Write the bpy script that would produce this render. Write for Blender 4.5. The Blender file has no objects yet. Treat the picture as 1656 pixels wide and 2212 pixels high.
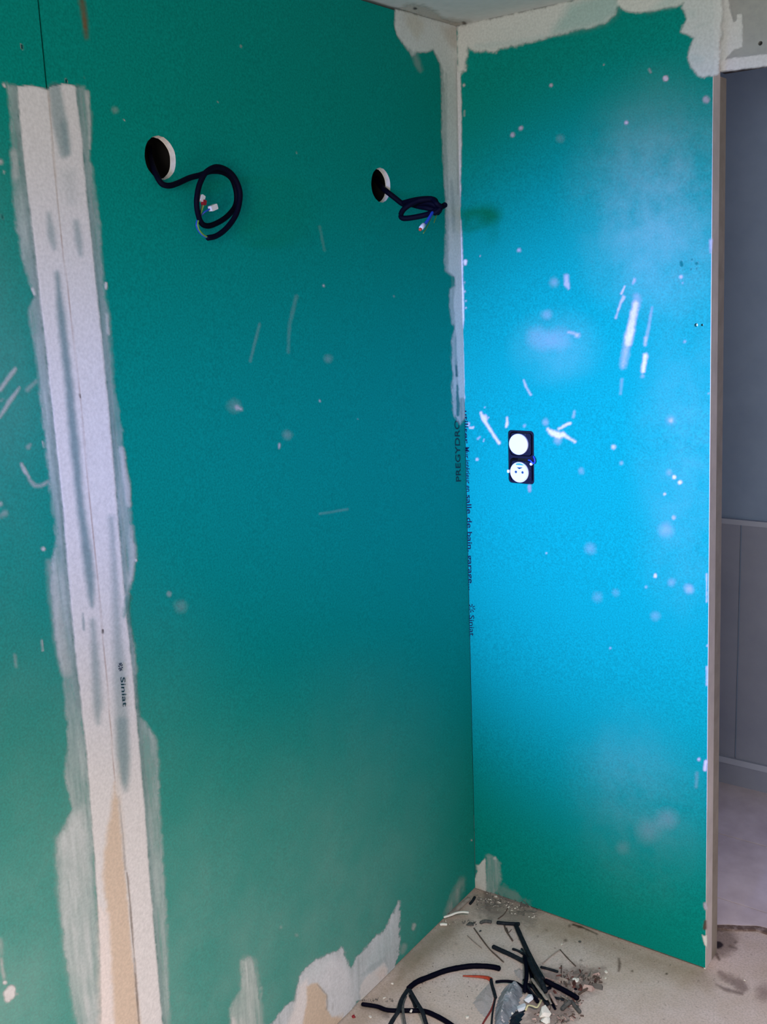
import bpy, bmesh, math, random
import numpy as np
from mathutils import Vector, Matrix
from mathutils.geometry import delaunay_2d_cdt
random.seed(7)
SC = bpy.context.scene
COL = SC.collection

# ------------------------------------------------------------------ camera
CAM = np.array([1.48949, -2.33962, 1.79851])
ROT = np.array([[0.80513, 0.59089, -0.05135],      # right
                [-0.09076, 0.20835, 0.97383],      # up
                [-0.58613, 0.77940, -0.22138]])    # forward
FPX, CX, CY = 2230.93, 828.0, 1106.0
q_, _r = np.linalg.qr(ROT.T)
ROT = (q_ * np.sign(np.diag(_r))).T
cd = bpy.data.cameras.new('camera'); cam = bpy.data.objects.new('camera', cd); COL.objects.link(cam)
cam.matrix_world = Matrix([[ROT[0][i], ROT[1][i], -ROT[2][i], CAM[i]] for i in range(3)] + [[0, 0, 0, 1]])
cd.sensor_fit = 'HORIZONTAL'; cd.sensor_width = 36.0; cd.lens = FPX / 1656 * 36.0; cd.clip_start = .02
SC.camera = cam

# ------------------------------------------------------------------ light
SC.view_settings.view_transform = 'Standard'; SC.view_settings.look = 'None'
SC.view_settings.exposure = 0.0; SC.view_settings.gamma = 1.0; SC.view_settings.use_curve_mapping = False
SC.cycles.use_denoising = True
SC.cycles.max_bounces = 8; SC.cycles.transparent_max_bounces = 16
w = bpy.data.worlds.new('world'); SC.world = w; w.use_nodes = True
bg = w.node_tree.nodes['Background']; bg.inputs[0].default_value = (1.0, .97, .92, 1); bg.inputs[1].default_value = .24

def aim(o, target):
    o.rotation_euler = (Vector(target) - o.location).to_track_quat('-Z', 'Y').to_euler()
ld = bpy.data.lights.new('work_lamp', 'SPOT'); lamp = bpy.data.objects.new('work_lamp', ld); COL.objects.link(lamp)
lamp.location = (.62, -3.5, 1.98); aim(lamp, (.50, 0, 1.25))
ld.energy = 2060; ld.color = (.24, .36, 1.0); ld.spot_size = math.radians(31); ld.spot_blend = 1.0; ld.shadow_soft_size = .22
ld = bpy.data.lights.new('fill_light', 'AREA'); lamp = bpy.data.objects.new('fill_light', ld); COL.objects.link(lamp)  # unseen fill area light, added to brighten the upper walls
lamp.location = (1.9, -4.0, 1.75); aim(lamp, (.35, 0, 1.75))
ld.energy = 55; ld.color = (1.0, .97, .94); ld.shape = 'RECTANGLE'; ld.size = 1.1; ld.size_y = 1.3

ld = bpy.data.lights.new('overhead_fill', 'AREA'); lamp = bpy.data.objects.new('overhead_fill', ld); COL.objects.link(lamp)  # unseen overhead fill, added to brighten the floor
lamp.location = (1.75, -1.85, 2.37)
ld.energy = 52; ld.color = (1.0, .86, .85); ld.shape = 'DISK'; ld.size = .55; ld.spread = math.radians(110)

# ------------------------------------------------------------------ planes of the room
H, WD, LJ = 2.4, .69652, 1.27323                  # ceiling, width of the short wall, joint on the long wall
TV = np.array([.0132, .02986, H])                 # top of the corner
UP = TV / H
DL = np.array([.01706, -.99985, 0.0])             # along the long wall, away from the corner
XV = np.array([1.0, 0, 0])
NB = np.cross(XV, UP); NB = -NB / np.linalg.norm(NB); NB = NB if NB[1] < 0 else -NB
NL = np.cross(DL, UP); NL = NL / np.linalg.norm(NL); NL = NL if NL[0] > 0 else -NL

class Plane:
    def __init__(s, o, a, b, n): s.o, s.a, s.b, s.n = map(np.array, (o, a, b, n))
    def at(s, u, v, h=0.0): return s.o + s.a * u + s.b * v + s.n * h
    def uv(s, px, py, h=0.0):
        d = np.array([(px - CX) / FPX, -(py - CY) / FPX, 1]) @ ROT
        o = s.o + s.n * h
        P = CAM + d * ((o - CAM) @ s.n) / (d @ s.n) - o
        M = np.stack([s.a, s.b], 1)
        return np.linalg.lstsq(M, P, rcond=None)[0]
    def pt(s, px, py, h=0.0):
        u, v = s.uv(px, py, h); return s.at(u, v, h)
LEFT = Plane((0, 0, 0), DL, UP, NL)
BACK = Plane((0, 0, 0), XV, UP, NB)
LINT = Plane((0, .046, 0), XV, UP, NB)
FLOOR = Plane((0, 0, 0), (1., 0, 0), (0, 1., 0), (0, 0, 1.))
CEIL = Plane(TV, (1., 0, 0), (0, 1., 0), (0, 0, -1.))
FAR = Plane((0, 1.008, 0), (1., 0, 0), (0, 0, 1.), (0, -1., 0))
def project(P):
    d = (P - CAM) @ ROT.T
    return CX + FPX * d[..., 0] / d[..., 2], CY - FPX * d[..., 1] / d[..., 2]
def pxm(P): return FPX / ((np.asarray(P) - CAM) @ ROT[2])     # pixels per metre at a point

# ------------------------------------------------------------------ materials
def mat(name, col, rough=.6, spec=.3, metal=0.0, noise=None, bump=None, trans=None):
    m = bpy.data.materials.new(name); m.use_nodes = True
    nt = m.node_tree; b = nt.nodes['Principled BSDF']
    b.inputs['Roughness'].default_value = rough; b.inputs['Specular IOR Level'].default_value = spec
    b.inputs['Metallic'].default_value = metal
    b.inputs['Base Color'].default_value = (*col, 1)
    tc = nt.nodes.new('ShaderNodeTexCoord')
    if noise:
        scale, col2, lo, hi = noise
        n = nt.nodes.new('ShaderNodeTexNoise'); n.inputs['Scale'].default_value = scale; n.inputs['Detail'].default_value = 8; n.inputs['Roughness'].default_value = .6
        r = nt.nodes.new('ShaderNodeMapRange'); r.inputs[1].default_value = lo; r.inputs[2].default_value = hi
        mx = nt.nodes.new('ShaderNodeMix'); mx.data_type = 'RGBA'
        mx.inputs[6].default_value = (*col, 1); mx.inputs[7].default_value = (*col2, 1)
        nt.links.new(tc.outputs['Object'], n.inputs['Vector']); nt.links.new(n.outputs['Fac'], r.inputs[0])
        nt.links.new(r.outputs[0], mx.inputs[0]); nt.links.new(mx.outputs[2], b.inputs['Base Color'])
    if bump:
        n = nt.nodes.new('ShaderNodeTexNoise'); n.inputs['Scale'].default_value = bump[0]; n.inputs['Detail'].default_value = 6
        bp = nt.nodes.new('ShaderNodeBump'); bp.inputs['Strength'].default_value = bump[1]; bp.inputs['Distance'].default_value = .003
        nt.links.new(tc.outputs['Object'], n.inputs['Vector']); nt.links.new(n.outputs['Fac'], bp.inputs['Height']); nt.links.new(bp.outputs[0], b.inputs['Normal'])
    if trans is not None: b.inputs['Alpha'].default_value = trans
    return m

def board_material(name, base, pale_clouds, lo=.25, hi=1.3):
    """green board: base colour, fine paper mottling, and pale clouds, some of them dust (centre, radius, strength) in world metres"""
    m = mat(name, base, .7, .05); nt = m.node_tree; N = nt.nodes.new; L = nt.links.new
    b = nt.nodes['Principled BSDF']; geo = N('ShaderNodeNewGeometry')
    n1 = N('ShaderNodeTexNoise'); n1.inputs['Scale'].default_value = 260; n1.inputs['Detail'].default_value = 3
    n2 = N('ShaderNodeTexNoise'); n2.inputs['Scale'].default_value = 5; n2.inputs['Detail'].default_value = 9; n2.inputs['Roughness'].default_value = .68
    L(geo.outputs['Position'], n1.inputs['Vector']); L(geo.outputs['Position'], n2.inputs['Vector'])
    r1 = N('ShaderNodeMapRange'); r1.inputs[1].default_value = .3; r1.inputs[2].default_value = .7; r1.inputs[3].default_value = .82; r1.inputs[4].default_value = 1.18
    L(n1.outputs['Fac'], r1.inputs[0])
    mul = N('ShaderNodeMix'); mul.data_type = 'RGBA'; mul.blend_type = 'MULTIPLY'; mul.inputs[0].default_value = 1
    mul.inputs[6].default_value = (*base, 1); L(r1.outputs[0], mul.inputs[7])
    acc = None
    for c, rad, st in pale_clouds:
        vm = N('ShaderNodeVectorMath'); vm.operation = 'SUBTRACT'; vm.inputs[1].default_value = c; L(geo.outputs['Position'], vm.inputs[0])
        v2 = N('ShaderNodeVectorMath'); v2.operation = 'DIVIDE'; v2.inputs[1].default_value = rad; L(vm.outputs[0], v2.inputs[0])
        ln = N('ShaderNodeVectorMath'); ln.operation = 'LENGTH'; L(v2.outputs[0], ln.inputs[0])
        r = N('ShaderNodeMapRange'); r.interpolation_type = 'SMOOTHSTEP'; r.inputs[1].default_value = 1.0; r.inputs[2].default_value = 0.0; r.inputs[3].default_value = 0; r.inputs[4].default_value = st
        L(ln.outputs['Value'], r.inputs[0])
        if acc is None: acc = r.outputs[0]
        else:
            a = N('ShaderNodeMath'); a.operation = 'ADD'; L(acc, a.inputs[0]); L(r.outputs[0], a.inputs[1]); acc = a.outputs[0]
    r2 = N('ShaderNodeMapRange'); r2.inputs[1].default_value = .38; r2.inputs[2].default_value = .66; r2.inputs[3].default_value = lo; r2.inputs[4].default_value = hi
    L(n2.outputs['Fac'], r2.inputs[0])
    k = N('ShaderNodeMath'); k.operation = 'MULTIPLY'; L(acc, k.inputs[0]); L(r2.outputs[0], k.inputs[1])
    mx = N('ShaderNodeMix'); mx.data_type = 'RGBA'; L(k.outputs[0], mx.inputs[0]); L(mul.outputs[2], mx.inputs[6]); mx.inputs[7].default_value = (.52, .56, .52, 1)
    L(mx.outputs[2], b.inputs['Base Color'])
    return m

def film_material(name, rough=.8):
    """thin coat: colour and coverage come from the mesh (attribute 'coat')"""
    m = bpy.data.materials.new(name); m.use_nodes = True; nt = m.node_tree; N = nt.nodes.new; L = nt.links.new
    b = nt.nodes['Principled BSDF']; b.inputs['Roughness'].default_value = rough; b.inputs['Specular IOR Level'].default_value = .15
    a = N('ShaderNodeAttribute'); a.attribute_name = 'coat'
    geo = N('ShaderNodeNewGeometry')
    n = N('ShaderNodeTexNoise'); n.inputs['Scale'].default_value = 180; n.inputs['Detail'].default_value = 4; L(geo.outputs['Position'], n.inputs['Vector'])
    r = N('ShaderNodeMapRange'); r.inputs[1].default_value = .3; r.inputs[2].default_value = .7; r.inputs[3].default_value = .9; r.inputs[4].default_value = 1.08; L(n.outputs['Fac'], r.inputs[0])
    mul = N('ShaderNodeMix'); mul.data_type = 'RGBA'; mul.blend_type = 'MULTIPLY'; mul.inputs[0].default_value = 1; L(a.outputs['Color'], mul.inputs[6]); L(r.outputs[0], mul.inputs[7])
    L(mul.outputs[2], b.inputs['Base Color'])
    L(a.outputs['Alpha'], b.inputs['Alpha'])
    return m

GREEN = (.0008, .238, .198)
M = {}
M['board_left'] = board_material('green_board_long', GREEN, [((.02, -1.9, .45), (1, 1.25, 1.25), .34), ((.02, -.75, .2), (1, .9, .85), .20), ((.0, -1.45, 1.75), (1, .25, .5), .12)], .68, 1.12)  # soft clouds turn the board paler and greyer, most towards its foot
M['board_back'] = board_material('green_board_short', GREEN, [((.55, 0, 1.95), (.28, 1, .33), .22), ((.62, 0, 1.35), (.17, 1, .55), .07), ((.28, 0, 1.6), (.16, 1, .12), .09), ((.5, 0, .4), (.25, 1, .35), .07)])
M['coat'] = film_material('plaster_coat')
M['gypsum'] = mat('gypsum_core', (.72, .70, .66), .9, .1, noise=(90, (.6, .56, .5), .4, .7))
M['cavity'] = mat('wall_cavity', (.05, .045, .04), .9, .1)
M['grey_board'] = mat('grey_board', (.34, .36, .345), .75, .2, noise=(60, (.30, .32, .31), .4, .7))
M['ceiling'] = mat('ceiling_board', (.60, .63, .62), .8, .15, noise=(40, (.54, .575, .57), .35, .7))
M['edge_light'] = mat('board_end', (.72, .645, .62), .85, .15, noise=(14, (.62, .56, .54), .4, .65), bump=(40, .3))
M['edge_brown'] = mat('stud_end', (.37, .325, .275), .8, .2, noise=(18, (.29, .25, .205), .35, .7))
M['far'] = mat('far_cool_light_paint', (.25, .33, .46), .6, .3, noise=(6, (.22, .295, .42), .4, .65))  # blue tint puts the cool ambient light of this room into the colour
M['far_panel'] = mat('far_panel_paint', (.29, .31, .385), .55, .3, noise=(6, (.255, .275, .35), .4, .65))
M['far_trim'] = mat('far_trim_paint', (.40, .43, .52), .5, .4)
M['tile'] = mat('stone_tile', (.68, .60, .62), .5, .4, noise=(9, (.54, .465, .485), .38, .68), bump=(60, .15))
M['grout'] = mat('grout', (.10, .085, .085), .9, .1)
M['mortar'] = mat('old_mortar', (.15, .105, .09), .95, .1, noise=(50, (.30, .24, .22), .45, .6), bump=(90, .8))
M['black'] = mat('black_sheath', (.0015, .0015, .008), .65, .06)
M['darkcable'] = mat('dusty_sheath', (.007, .011, .018), .7, .15, noise=(120, (.03, .036, .044), .5, .78))
M['greycable'] = mat('grey_offcut', (.06, .065, .07), .8, .2, noise=(90, (.14, .13, .12), .45, .7))
M['box'] = mat('mounting_box_plastic', (.002, .002, .012), .5, .2)
M['white'] = mat('white_plastic', (.66, .62, .72), .35, .4)
M['shutter'] = mat('blue_shutter', (.03, .28, .42), .4, .4)
M['pinhole'] = mat('dark_hole', (.008, .05, .12), .6, .2)
M['blue'] = mat('blue_wire', (.01, .05, .35), .4, .4)
M['greenwire'] = mat('earth_wire', (.10, .22, .03), .4, .4)
M['red'] = mat('red_plastic', (.22, .008, .015), .4, .4)
M['clear'] = mat('clear_plastic', (.75, .72, .72), .2, .5, trans=.75)
M['ink'] = mat('print_ink', (.004, .012, .03), .7, .1)
M['ink_faded'] = mat('faded_print_ink', (.010, .045, .055), .8, .05)
M['wood'] = mat('grey_wood', (.33, .29, .26), .8, .15, noise=(70, (.22, .19, .17), .4, .65))
M['pinkwood'] = mat('pink_wood', (.48, .36, .33), .8, .15, noise=(70, (.36, .26, .24), .4, .65))
M['twig'] = mat('brown_twig', (.10, .075, .065), .85, .1)
M['orange'] = mat('orange_plastic', (.42, .055, .025), .5, .3, noise=(150, (.28, .03, .02), .45, .65))
M['redwire'] = mat('red_brown_wire', (.20, .03, .03), .5, .3)
M['foam'] = mat('white_foam', (.82, .79, .74), .8, .2)
M['foamblue'] = mat('blue_white_foam', (.68, .72, .80), .8, .2)
M['yellow'] = mat('pale_yellow_strip', (.66, .60, .36), .7, .2)
M['bag'] = mat('crumpled_film', (.30, .33, .38), .3, .6, noise=(45, (.17, .19, .23), .4, .65), trans=.9)
M['sheet'] = mat('clear_film', (.42, .43, .47), .2, .6, trans=.42)
M['darkbag'] = mat('dark_film', (.004, .006, .016), .4, .4)
M['crumb'] = mat('plaster_crumb', (.70, .66, .60), .9, .1)
M['redgrit'] = mat('red_brown_grit', (.12, .05, .045), .9, .1)
M['greycrumb'] = mat('grey_crumb', (.12, .115, .11), .9, .1)

def floor_material():
    m = mat('screed', (.4, .36, .31), .88, .15); nt = m.node_tree; N = nt.nodes.new; L = nt.links.new; b = nt.nodes['Principled BSDF']
    geo = N('ShaderNodeNewGeometry')
    def noise(s, d, lo, hi):
        n = N('ShaderNodeTexNoise'); n.inputs['Scale'].default_value = s; n.inputs['Detail'].default_value = d; n.inputs['Roughness'].default_value = .65; L(geo.outputs['Position'], n.inputs['Vector'])
        r = N('ShaderNodeMapRange'); r.inputs[1].default_value = lo; r.inputs[2].default_value = hi; L(n.outputs['Fac'], r.inputs[0]); return r.outputs[0], n
    a, n0 = noise(7, 8, .22, .82); g, _ = noise(190, 4, .42, .72); s, _ = noise(60, 3, .64, .72)
    m1 = N('ShaderNodeMix'); m1.data_type = 'RGBA'; m1.inputs[6].default_value = (.50, .40, .325, 1); m1.inputs[7].default_value = (.70, .61, .60, 1); L(a, m1.inputs[0])
    m2 = N('ShaderNodeMix'); m2.data_type = 'RGBA'; m2.inputs[7].default_value = (.27, .235, .20, 1); L(m1.outputs[2], m2.inputs[6])
    k = N('ShaderNodeMath'); k.operation = 'MULTIPLY'; k.inputs[1].default_value = .55; L(g, k.inputs[0]); L(k.outputs[0], m2.inputs[0])
    m3 = N('ShaderNodeMix'); m3.data_type = 'RGBA'; m3.inputs[7].default_value = (.15, .12, .10, 1); L(m2.outputs[2], m3.inputs[6])
    k2 = N('ShaderNodeMath'); k2.operation = 'MULTIPLY'; k2.inputs[1].default_value = .5; L(s, k2.inputs[0]); L(k2.outputs[0], m3.inputs[0])
    L(m3.outputs[2], b.inputs['Base Color'])
    bp = N('ShaderNodeBump'); bp.inputs['Strength'].default_value = .35; bp.inputs['Distance'].default_value = .004; L(n0.outputs['Fac'], bp.inputs['Height']); L(bp.outputs[0], b.inputs['Normal'])
    return m
M['screed'] = floor_material()

# ------------------------------------------------------------------ object helpers
def link(name, me, m=None, parent=None, smooth=False):
    o = bpy.data.objects.new(name, me); COL.objects.link(o)
    if m is not None: me.materials.append(m if not isinstance(m, str) else M[m])
    if smooth:
        for p in me.polygons: p.use_smooth = True
    if parent is not None: o.parent = parent
    return o
def mesh(name, verts, faces, m=None, parent=None, smooth=False):
    me = bpy.data.meshes.new(name); me.from_pydata([tuple(map(float, v)) for v in verts], [], [tuple(map(int, f)) for f in faces]); me.update()
    bm = bmesh.new(); bm.from_mesh(me); bmesh.ops.recalc_face_normals(bm, faces=bm.faces); bm.to_mesh(me); bm.free()
    return link(name, me, m, parent, smooth)
def tag(o, label, cat, group=None):
    o['label'] = label; o['category'] = cat
    if group: o['group'] = group
    return o
def empty(name, loc):
    o = bpy.data.objects.new(name, None); o.empty_display_size = .05; COL.objects.link(o); o.location = loc; return o
def structure(o): o['kind'] = 'structure'; return o
def prism(name, plane, outline, depth, m, parent=None, holes=(), h0=0.0):
    """solid of a plane outline (u, v) with holes; front face at height h0, back at h0 - depth"""
    co, ed = [], []
    for ring in [outline] + list(holes):
        s = len(co); n = len(ring); co += [Vector((float(a), float(b))) for a, b in ring]; ed += [(s + i, s + (i + 1) % n) for i in range(n)]
    if holes:
        vs, es, fs = delaunay_2d_cdt(co, ed, [], 1, 1e-6)[:3]
        def inside(p, ring):
            c = False; n = len(ring)
            for i in range(n):
                (x1, y1), (x2, y2) = ring[i], ring[(i + 1) % n]
                if (y1 > p[1]) != (y2 > p[1]) and p[0] < (x2 - x1) * (p[1] - y1) / (y2 - y1) + x1: c = not c
            return c
        keep = []
        for f in fs:
            c = sum((vs[i] for i in f), Vector((0, 0))) / len(f)
            if inside(c, outline) and not any(inside(c, h) for h in holes): keep.append(f)
        fs = keep
    else:
        vs, fs = co, [tuple(range(len(co)))]
    n = len(vs)
    V = [plane.at(v[0], v[1], h0) for v in vs] + [plane.at(v[0], v[1], h0 - depth) for v in vs]
    F = [tuple(f) for f in fs] + [tuple(i + n for i in reversed(f)) for f in fs]
    cnt = {}
    for f in fs:
        for i in range(len(f)):
            e = (f[i], f[(i + 1) % len(f)]); cnt[tuple(sorted(e))] = cnt.get(tuple(sorted(e)), []) + [e]
    F += [(e[0][1], e[0][0], e[0][0] + n, e[0][1] + n) for e in cnt.values() if len(e) == 1]
    return mesh(name, V, F, m, parent)
def box(name, lo, hi, m, parent=None):
    x0, y0, z0 = lo; x1, y1, z1 = hi
    V = [(x, y, z) for x in (x0, x1) for y in (y0, y1) for z in (z0, z1)]
    return mesh(name, V, [(0, 1, 3, 2), (4, 6, 7, 5), (0, 4, 5, 1), (2, 3, 7, 6), (0, 2, 6, 4), (1, 5, 7, 3)], m, parent)
def spline(pts, n=6):
    P = [np.array(p, float) for p in pts]
    if len(P) < 3: return [P[0] + (P[-1] - P[0]) * t for t in np.linspace(0, 1, n + 1)]
    out = []
    for i in range(len(P) - 1):
        a, b, c, d = P[max(i - 1, 0)], P[i], P[i + 1], P[min(i + 2, len(P) - 1)]
        for t in np.arange(n) / n:
            out.append(.5 * (2 * b + (c - a) * t + (2 * a - 5 * b + 4 * c - d) * t * t + (3 * b - a - 3 * c + d) * t ** 3))
    return out + [P[-1]]
def tube(name, pts, r, m, parent=None, sides=9, flat=1.0, taper=None, wob=0.0, axis=None):
    """swept tube with rounded ends; flat squeezes it along the surface normal 'axis'"""
    P = [np.array(p, float) for p in pts]; n = len(P); V, F = [], []
    up = np.array([0, 0, 1.0]) if axis is None else np.array(axis, float)
    rings = []
    for i, p in enumerate(P):
        t = P[min(i + 1, n - 1)] - P[max(i - 1, 0)]; t /= np.linalg.norm(t) + 1e-12
        s = np.cross(t, up)
        if np.linalg.norm(s) < 1e-3: s = np.cross(t, np.array([1.0, .3, .2]))
        s /= np.linalg.norm(s); u = np.cross(s, t)
        k = 1.0 if taper is None else taper[0] + (taper[1] - taper[0]) * i / max(n - 1, 1)
        rr = r * k * (1 + wob * random.uniform(-1, 1)); rings.append((p, t, s, u, rr))
    p, t, s, u, rr = rings[0]; e = rings[-1]
    full = [(p - t * rr * .45, t, s, u, rr * .6)] + rings + [(e[0] + e[1] * e[4] * .45, e[1], e[2], e[3], e[4] * .6)]
    for p, t, s, u, rr in full:
        for k in range(sides):
            a = 2 * math.pi * k / sides; V.append(p + s * math.cos(a) * rr + u * math.sin(a) * rr * flat)
    N = len(full)
    for i in range(N - 1):
        for k in range(sides):
            a, b = i * sides + k, i * sides + (k + 1) % sides; F.append((a, b, b + sides, a + sides))
    F.append(tuple(range(sides))); F.append(tuple(range((N - 1) * sides, N * sides)))
    return mesh(name, V, F, m, parent, True)
def chunk(name, c, size, m, seed, parent=None, flat=.6, rot=0.0):
    """broken lump: a rough convex piece standing on z = c.z"""
    rnd = random.Random(seed); bm = bmesh.new()
    ca, sa = math.cos(rot), math.sin(rot); pts = []
    for _ in range(15):
        v = Vector((rnd.gauss(0, 1), rnd.gauss(0, 1), rnd.gauss(0, 1))).normalized() * rnd.uniform(.75, 1.0)
        x, y, z = v.x * size[0] * .5, v.y * size[1] * .5, v.z * size[2] * .5
        pts.append((x * ca - y * sa, x * sa + y * ca, z))
    z0 = min(p[2] for p in pts)
    for p in pts: bm.verts.new((c[0] + p[0], c[1] + p[1], c[2] + max(p[2], z0 * .6) - z0 * .6))
    r = bmesh.ops.convex_hull(bm, input=bm.verts)
    bmesh.ops.delete(bm, geom=[g for g in r['geom_interior'] if isinstance(g, bmesh.types.BMVert)], context='VERTS')
    me = bpy.data.meshes.new(name); bm.to_mesh(me); bm.free()
    return link(name, me, m, parent)

# ------------------------------------------------------------------ thin coats (plaster, dirt): shapes drawn on a plane
def hsh(ix, iy, s):
    h = (ix.astype(np.int64) * 374761393 + iy.astype(np.int64) * 668265263 + s * 1442695041) & 0x7fffffff
    h = ((h ^ (h >> 13)) * 1274126177) & 0x7fffffff
    return ((h ^ (h >> 16)) & 0xffff) / 65535.0
def vnoise(x, y, s):
    ix, iy = np.floor(x), np.floor(y); fx, fy = x - ix, y - iy; fx = fx * fx * (3 - 2 * fx); fy = fy * fy * (3 - 2 * fy)
    a = hsh(ix, iy, s) * (1 - fx) + hsh(ix + 1, iy, s) * fx; b = hsh(ix, iy + 1, s) * (1 - fx) + hsh(ix + 1, iy + 1, s) * fx
    return a * (1 - fy) + b * fy
def fbm(x, y, s, o=4):
    t = 0; a = .5; n = 0
    for k in range(o): t = t + a * vnoise(x * 2 ** k, y * 2 ** k, s + k); n += a; a *= .55
    return t / n * 2 - 1
def sd_poly(x, y, P):
    P = np.array(P, float); d = np.full(x.shape, 1e9); ins = np.zeros(x.shape, bool)
    for (x1, y1), (x2, y2) in zip(P, np.roll(P, -1, 0)):
        ex, ey = x2 - x1, y2 - y1; t = np.clip(((x - x1) * ex + (y - y1) * ey) / (ex * ex + ey * ey + 1e-9), 0, 1)
        d = np.minimum(d, np.hypot(x - x1 - t * ex, y - y1 - t * ey))
        if y1 != y2: ins ^= ((y1 > y) != (y2 > y)) & (x < (x2 - x1) * (y - y1) / (y2 - y1) + x1)
    return np.where(ins, d, -d)
def sd_line(x, y, P):
    """P: (x, y, width); positive inside the stroke"""
    out = np.full(x.shape, -1e9)
    if len(P) == 1: return P[0][2] / 2 - np.hypot(x - P[0][0], y - P[0][1])
    for (x1, y1, w1), (x2, y2, w2) in zip(P, P[1:]):
        ex, ey = x2 - x1, y2 - y1; t = np.clip(((x - x1) * ex + (y - y1) * ey) / (ex * ex + ey * ey + 1e-9), 0, 1)
        out = np.maximum(out, (w1 + (w2 - w1) * t) / 2 - np.hypot(x - x1 - t * ex, y - y1 - t * ey))
    return out
def step(d, f): t = np.clip(d / f * .5 + .5, 0, 1); return t * t * (3 - 2 * t)
WHITE = (.70, .675, .68)
class Coat:
    """layers of shapes; each (kind, points, feather, opacity, colour, edge wobble, streak)"""
    def __init__(s): s.layers = []
    def poly(s, P, fe=3, op=1.0, col=WHITE, wob=4, streak=0.0, clip=None): s.layers.append(('p', P, fe, op, col, wob, streak, clip)); return s
    def line(s, P, fe=3, op=1.0, col=WHITE, wob=2, streak=0.0, clip=None): s.layers.append(('l', P, fe, op, col, wob, streak, clip)); return s
    def erase(s, P, fe=4, op=1.0, wob=2): s.layers.append(('e', P, fe, op, None, wob, 0.0, None)); return s
    def build(s, name, plane, parent, cell=.003, h=.0006, relief=.0008, mtl='coat'):
        pts = []
        for l in s.layers:
            if l[0] == 'e': continue
            for p in l[1]:
                r = (p[2] if len(p) > 2 else 0) * .5 + l[2] + l[5]
                pts += [(p[0] - r, p[1] - r), (p[0] + r, p[1] + r), (p[0] - r, p[1] + r), (p[0] + r, p[1] - r)]
        uv = np.array([plane.uv(*p) for p in pts]); lo, hi = uv.min(0), uv.max(0)
        nu, nv = (np.ceil((hi - lo) / cell).astype(int) + 1)
        U, V = np.meshgrid(lo[0] + np.arange(nu) * cell, lo[1] + np.arange(nv) * cell, indexing='ij')
        P3 = plane.o + U[..., None] * plane.a + V[..., None] * plane.b
        x, y = project(P3)
        rgb = np.zeros(U.shape + (3,)) + WHITE; al = np.zeros(U.shape)
        for k, (kind, P, fe, op, col, wob, st, clip) in enumerate(s.layers):
            mnx, mxx = min(p[0] for p in P) - 60, max(p[0] for p in P) + 60; mny, mxy = min(p[1] for p in P) - 60, max(p[1] for p in P) + 60
            sel = (x > mnx) & (x < mxx) & (y > mny) & (y < mxy)
            if not sel.any(): continue
            xs, ys, us, vs = x[sel], y[sel], U[sel], V[sel]
            d = (sd_poly if kind == 'p' else sd_line)(xs, ys, P)
            if kind != 'p': wob = min(wob, .3 * max(p[2] for p in P))
            if wob: d = d + wob * fbm(us * 70, vs * 70, 11 + k * 5) + wob * .5 * fbm(us * 260, vs * 260, 5 + k)
            a = step(d, fe) * op
            if st: a = np.clip(a * (1 + st * fbm(us * 110, vs * 9, 31 + k, 4) + st * .7 * fbm(us * 30, vs * 14, 77 + k)), 0, 1)
            if clip is not None: a = a * step(sd_poly(xs, ys, clip), 1.2)
            if kind == 'e': al[sel] = al[sel] * (1 - a); continue
            A = al[sel]; o = a + A * (1 - a); c = np.array(col)
            rgb[sel] = np.where(o[:, None] > 1e-4, (c * a[:, None] + rgb[sel] * (A * (1 - a))[:, None]) / np.maximum(o, 1e-4)[:, None], rgb[sel]); al[sel] = o
        if plane.n[2] < .5 and plane.n[2] > -.5: al[V < .004] = 0
        vis = al > .012
        q = vis[:-1, :-1] | vis[1:, :-1] | vis[:-1, 1:] | vis[1:, 1:]
        idx = -np.ones(U.shape, int); use = np.zeros(U.shape, bool)
        for a_, b_ in ((0, 0), (1, 0), (0, 1), (1, 1)): use[a_:a_ + q.shape[0], b_:b_ + q.shape[1]] |= q
        idx[use] = np.arange(use.sum())
        P3 = P3 + plane.n * (h + .4 * relief * al)[..., None]
        co = P3[use].astype(np.float32); i, j = np.nonzero(q)
        fc = np.stack([idx[i, j], idx[i + 1, j], idx[i + 1, j + 1], idx[i, j + 1]], 1).astype(np.int32)
        me = bpy.data.meshes.new(name); me.vertices.add(len(co)); me.vertices.foreach_set('co', co.ravel())
        me.loops.add(fc.size); me.loops.foreach_set('vertex_index', fc.ravel())
        me.polygons.add(len(fc)); me.polygons.foreach_set('loop_start', np.arange(0, fc.size, 4, dtype=np.int32)); me.polygons.foreach_set('loop_total', np.full(len(fc), 4, np.int32))
        me.update(calc_edges=True); me.validate()
        at = me.attributes.new('coat', 'FLOAT_COLOR', 'POINT')
        at.data.foreach_set('color', np.concatenate([rgb[use], al[use][:, None]], 1).astype(np.float32).ravel())
        return link(name, me, mtl, parent, True)
def edge_pts(F, *pts): return list(pts)

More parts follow.
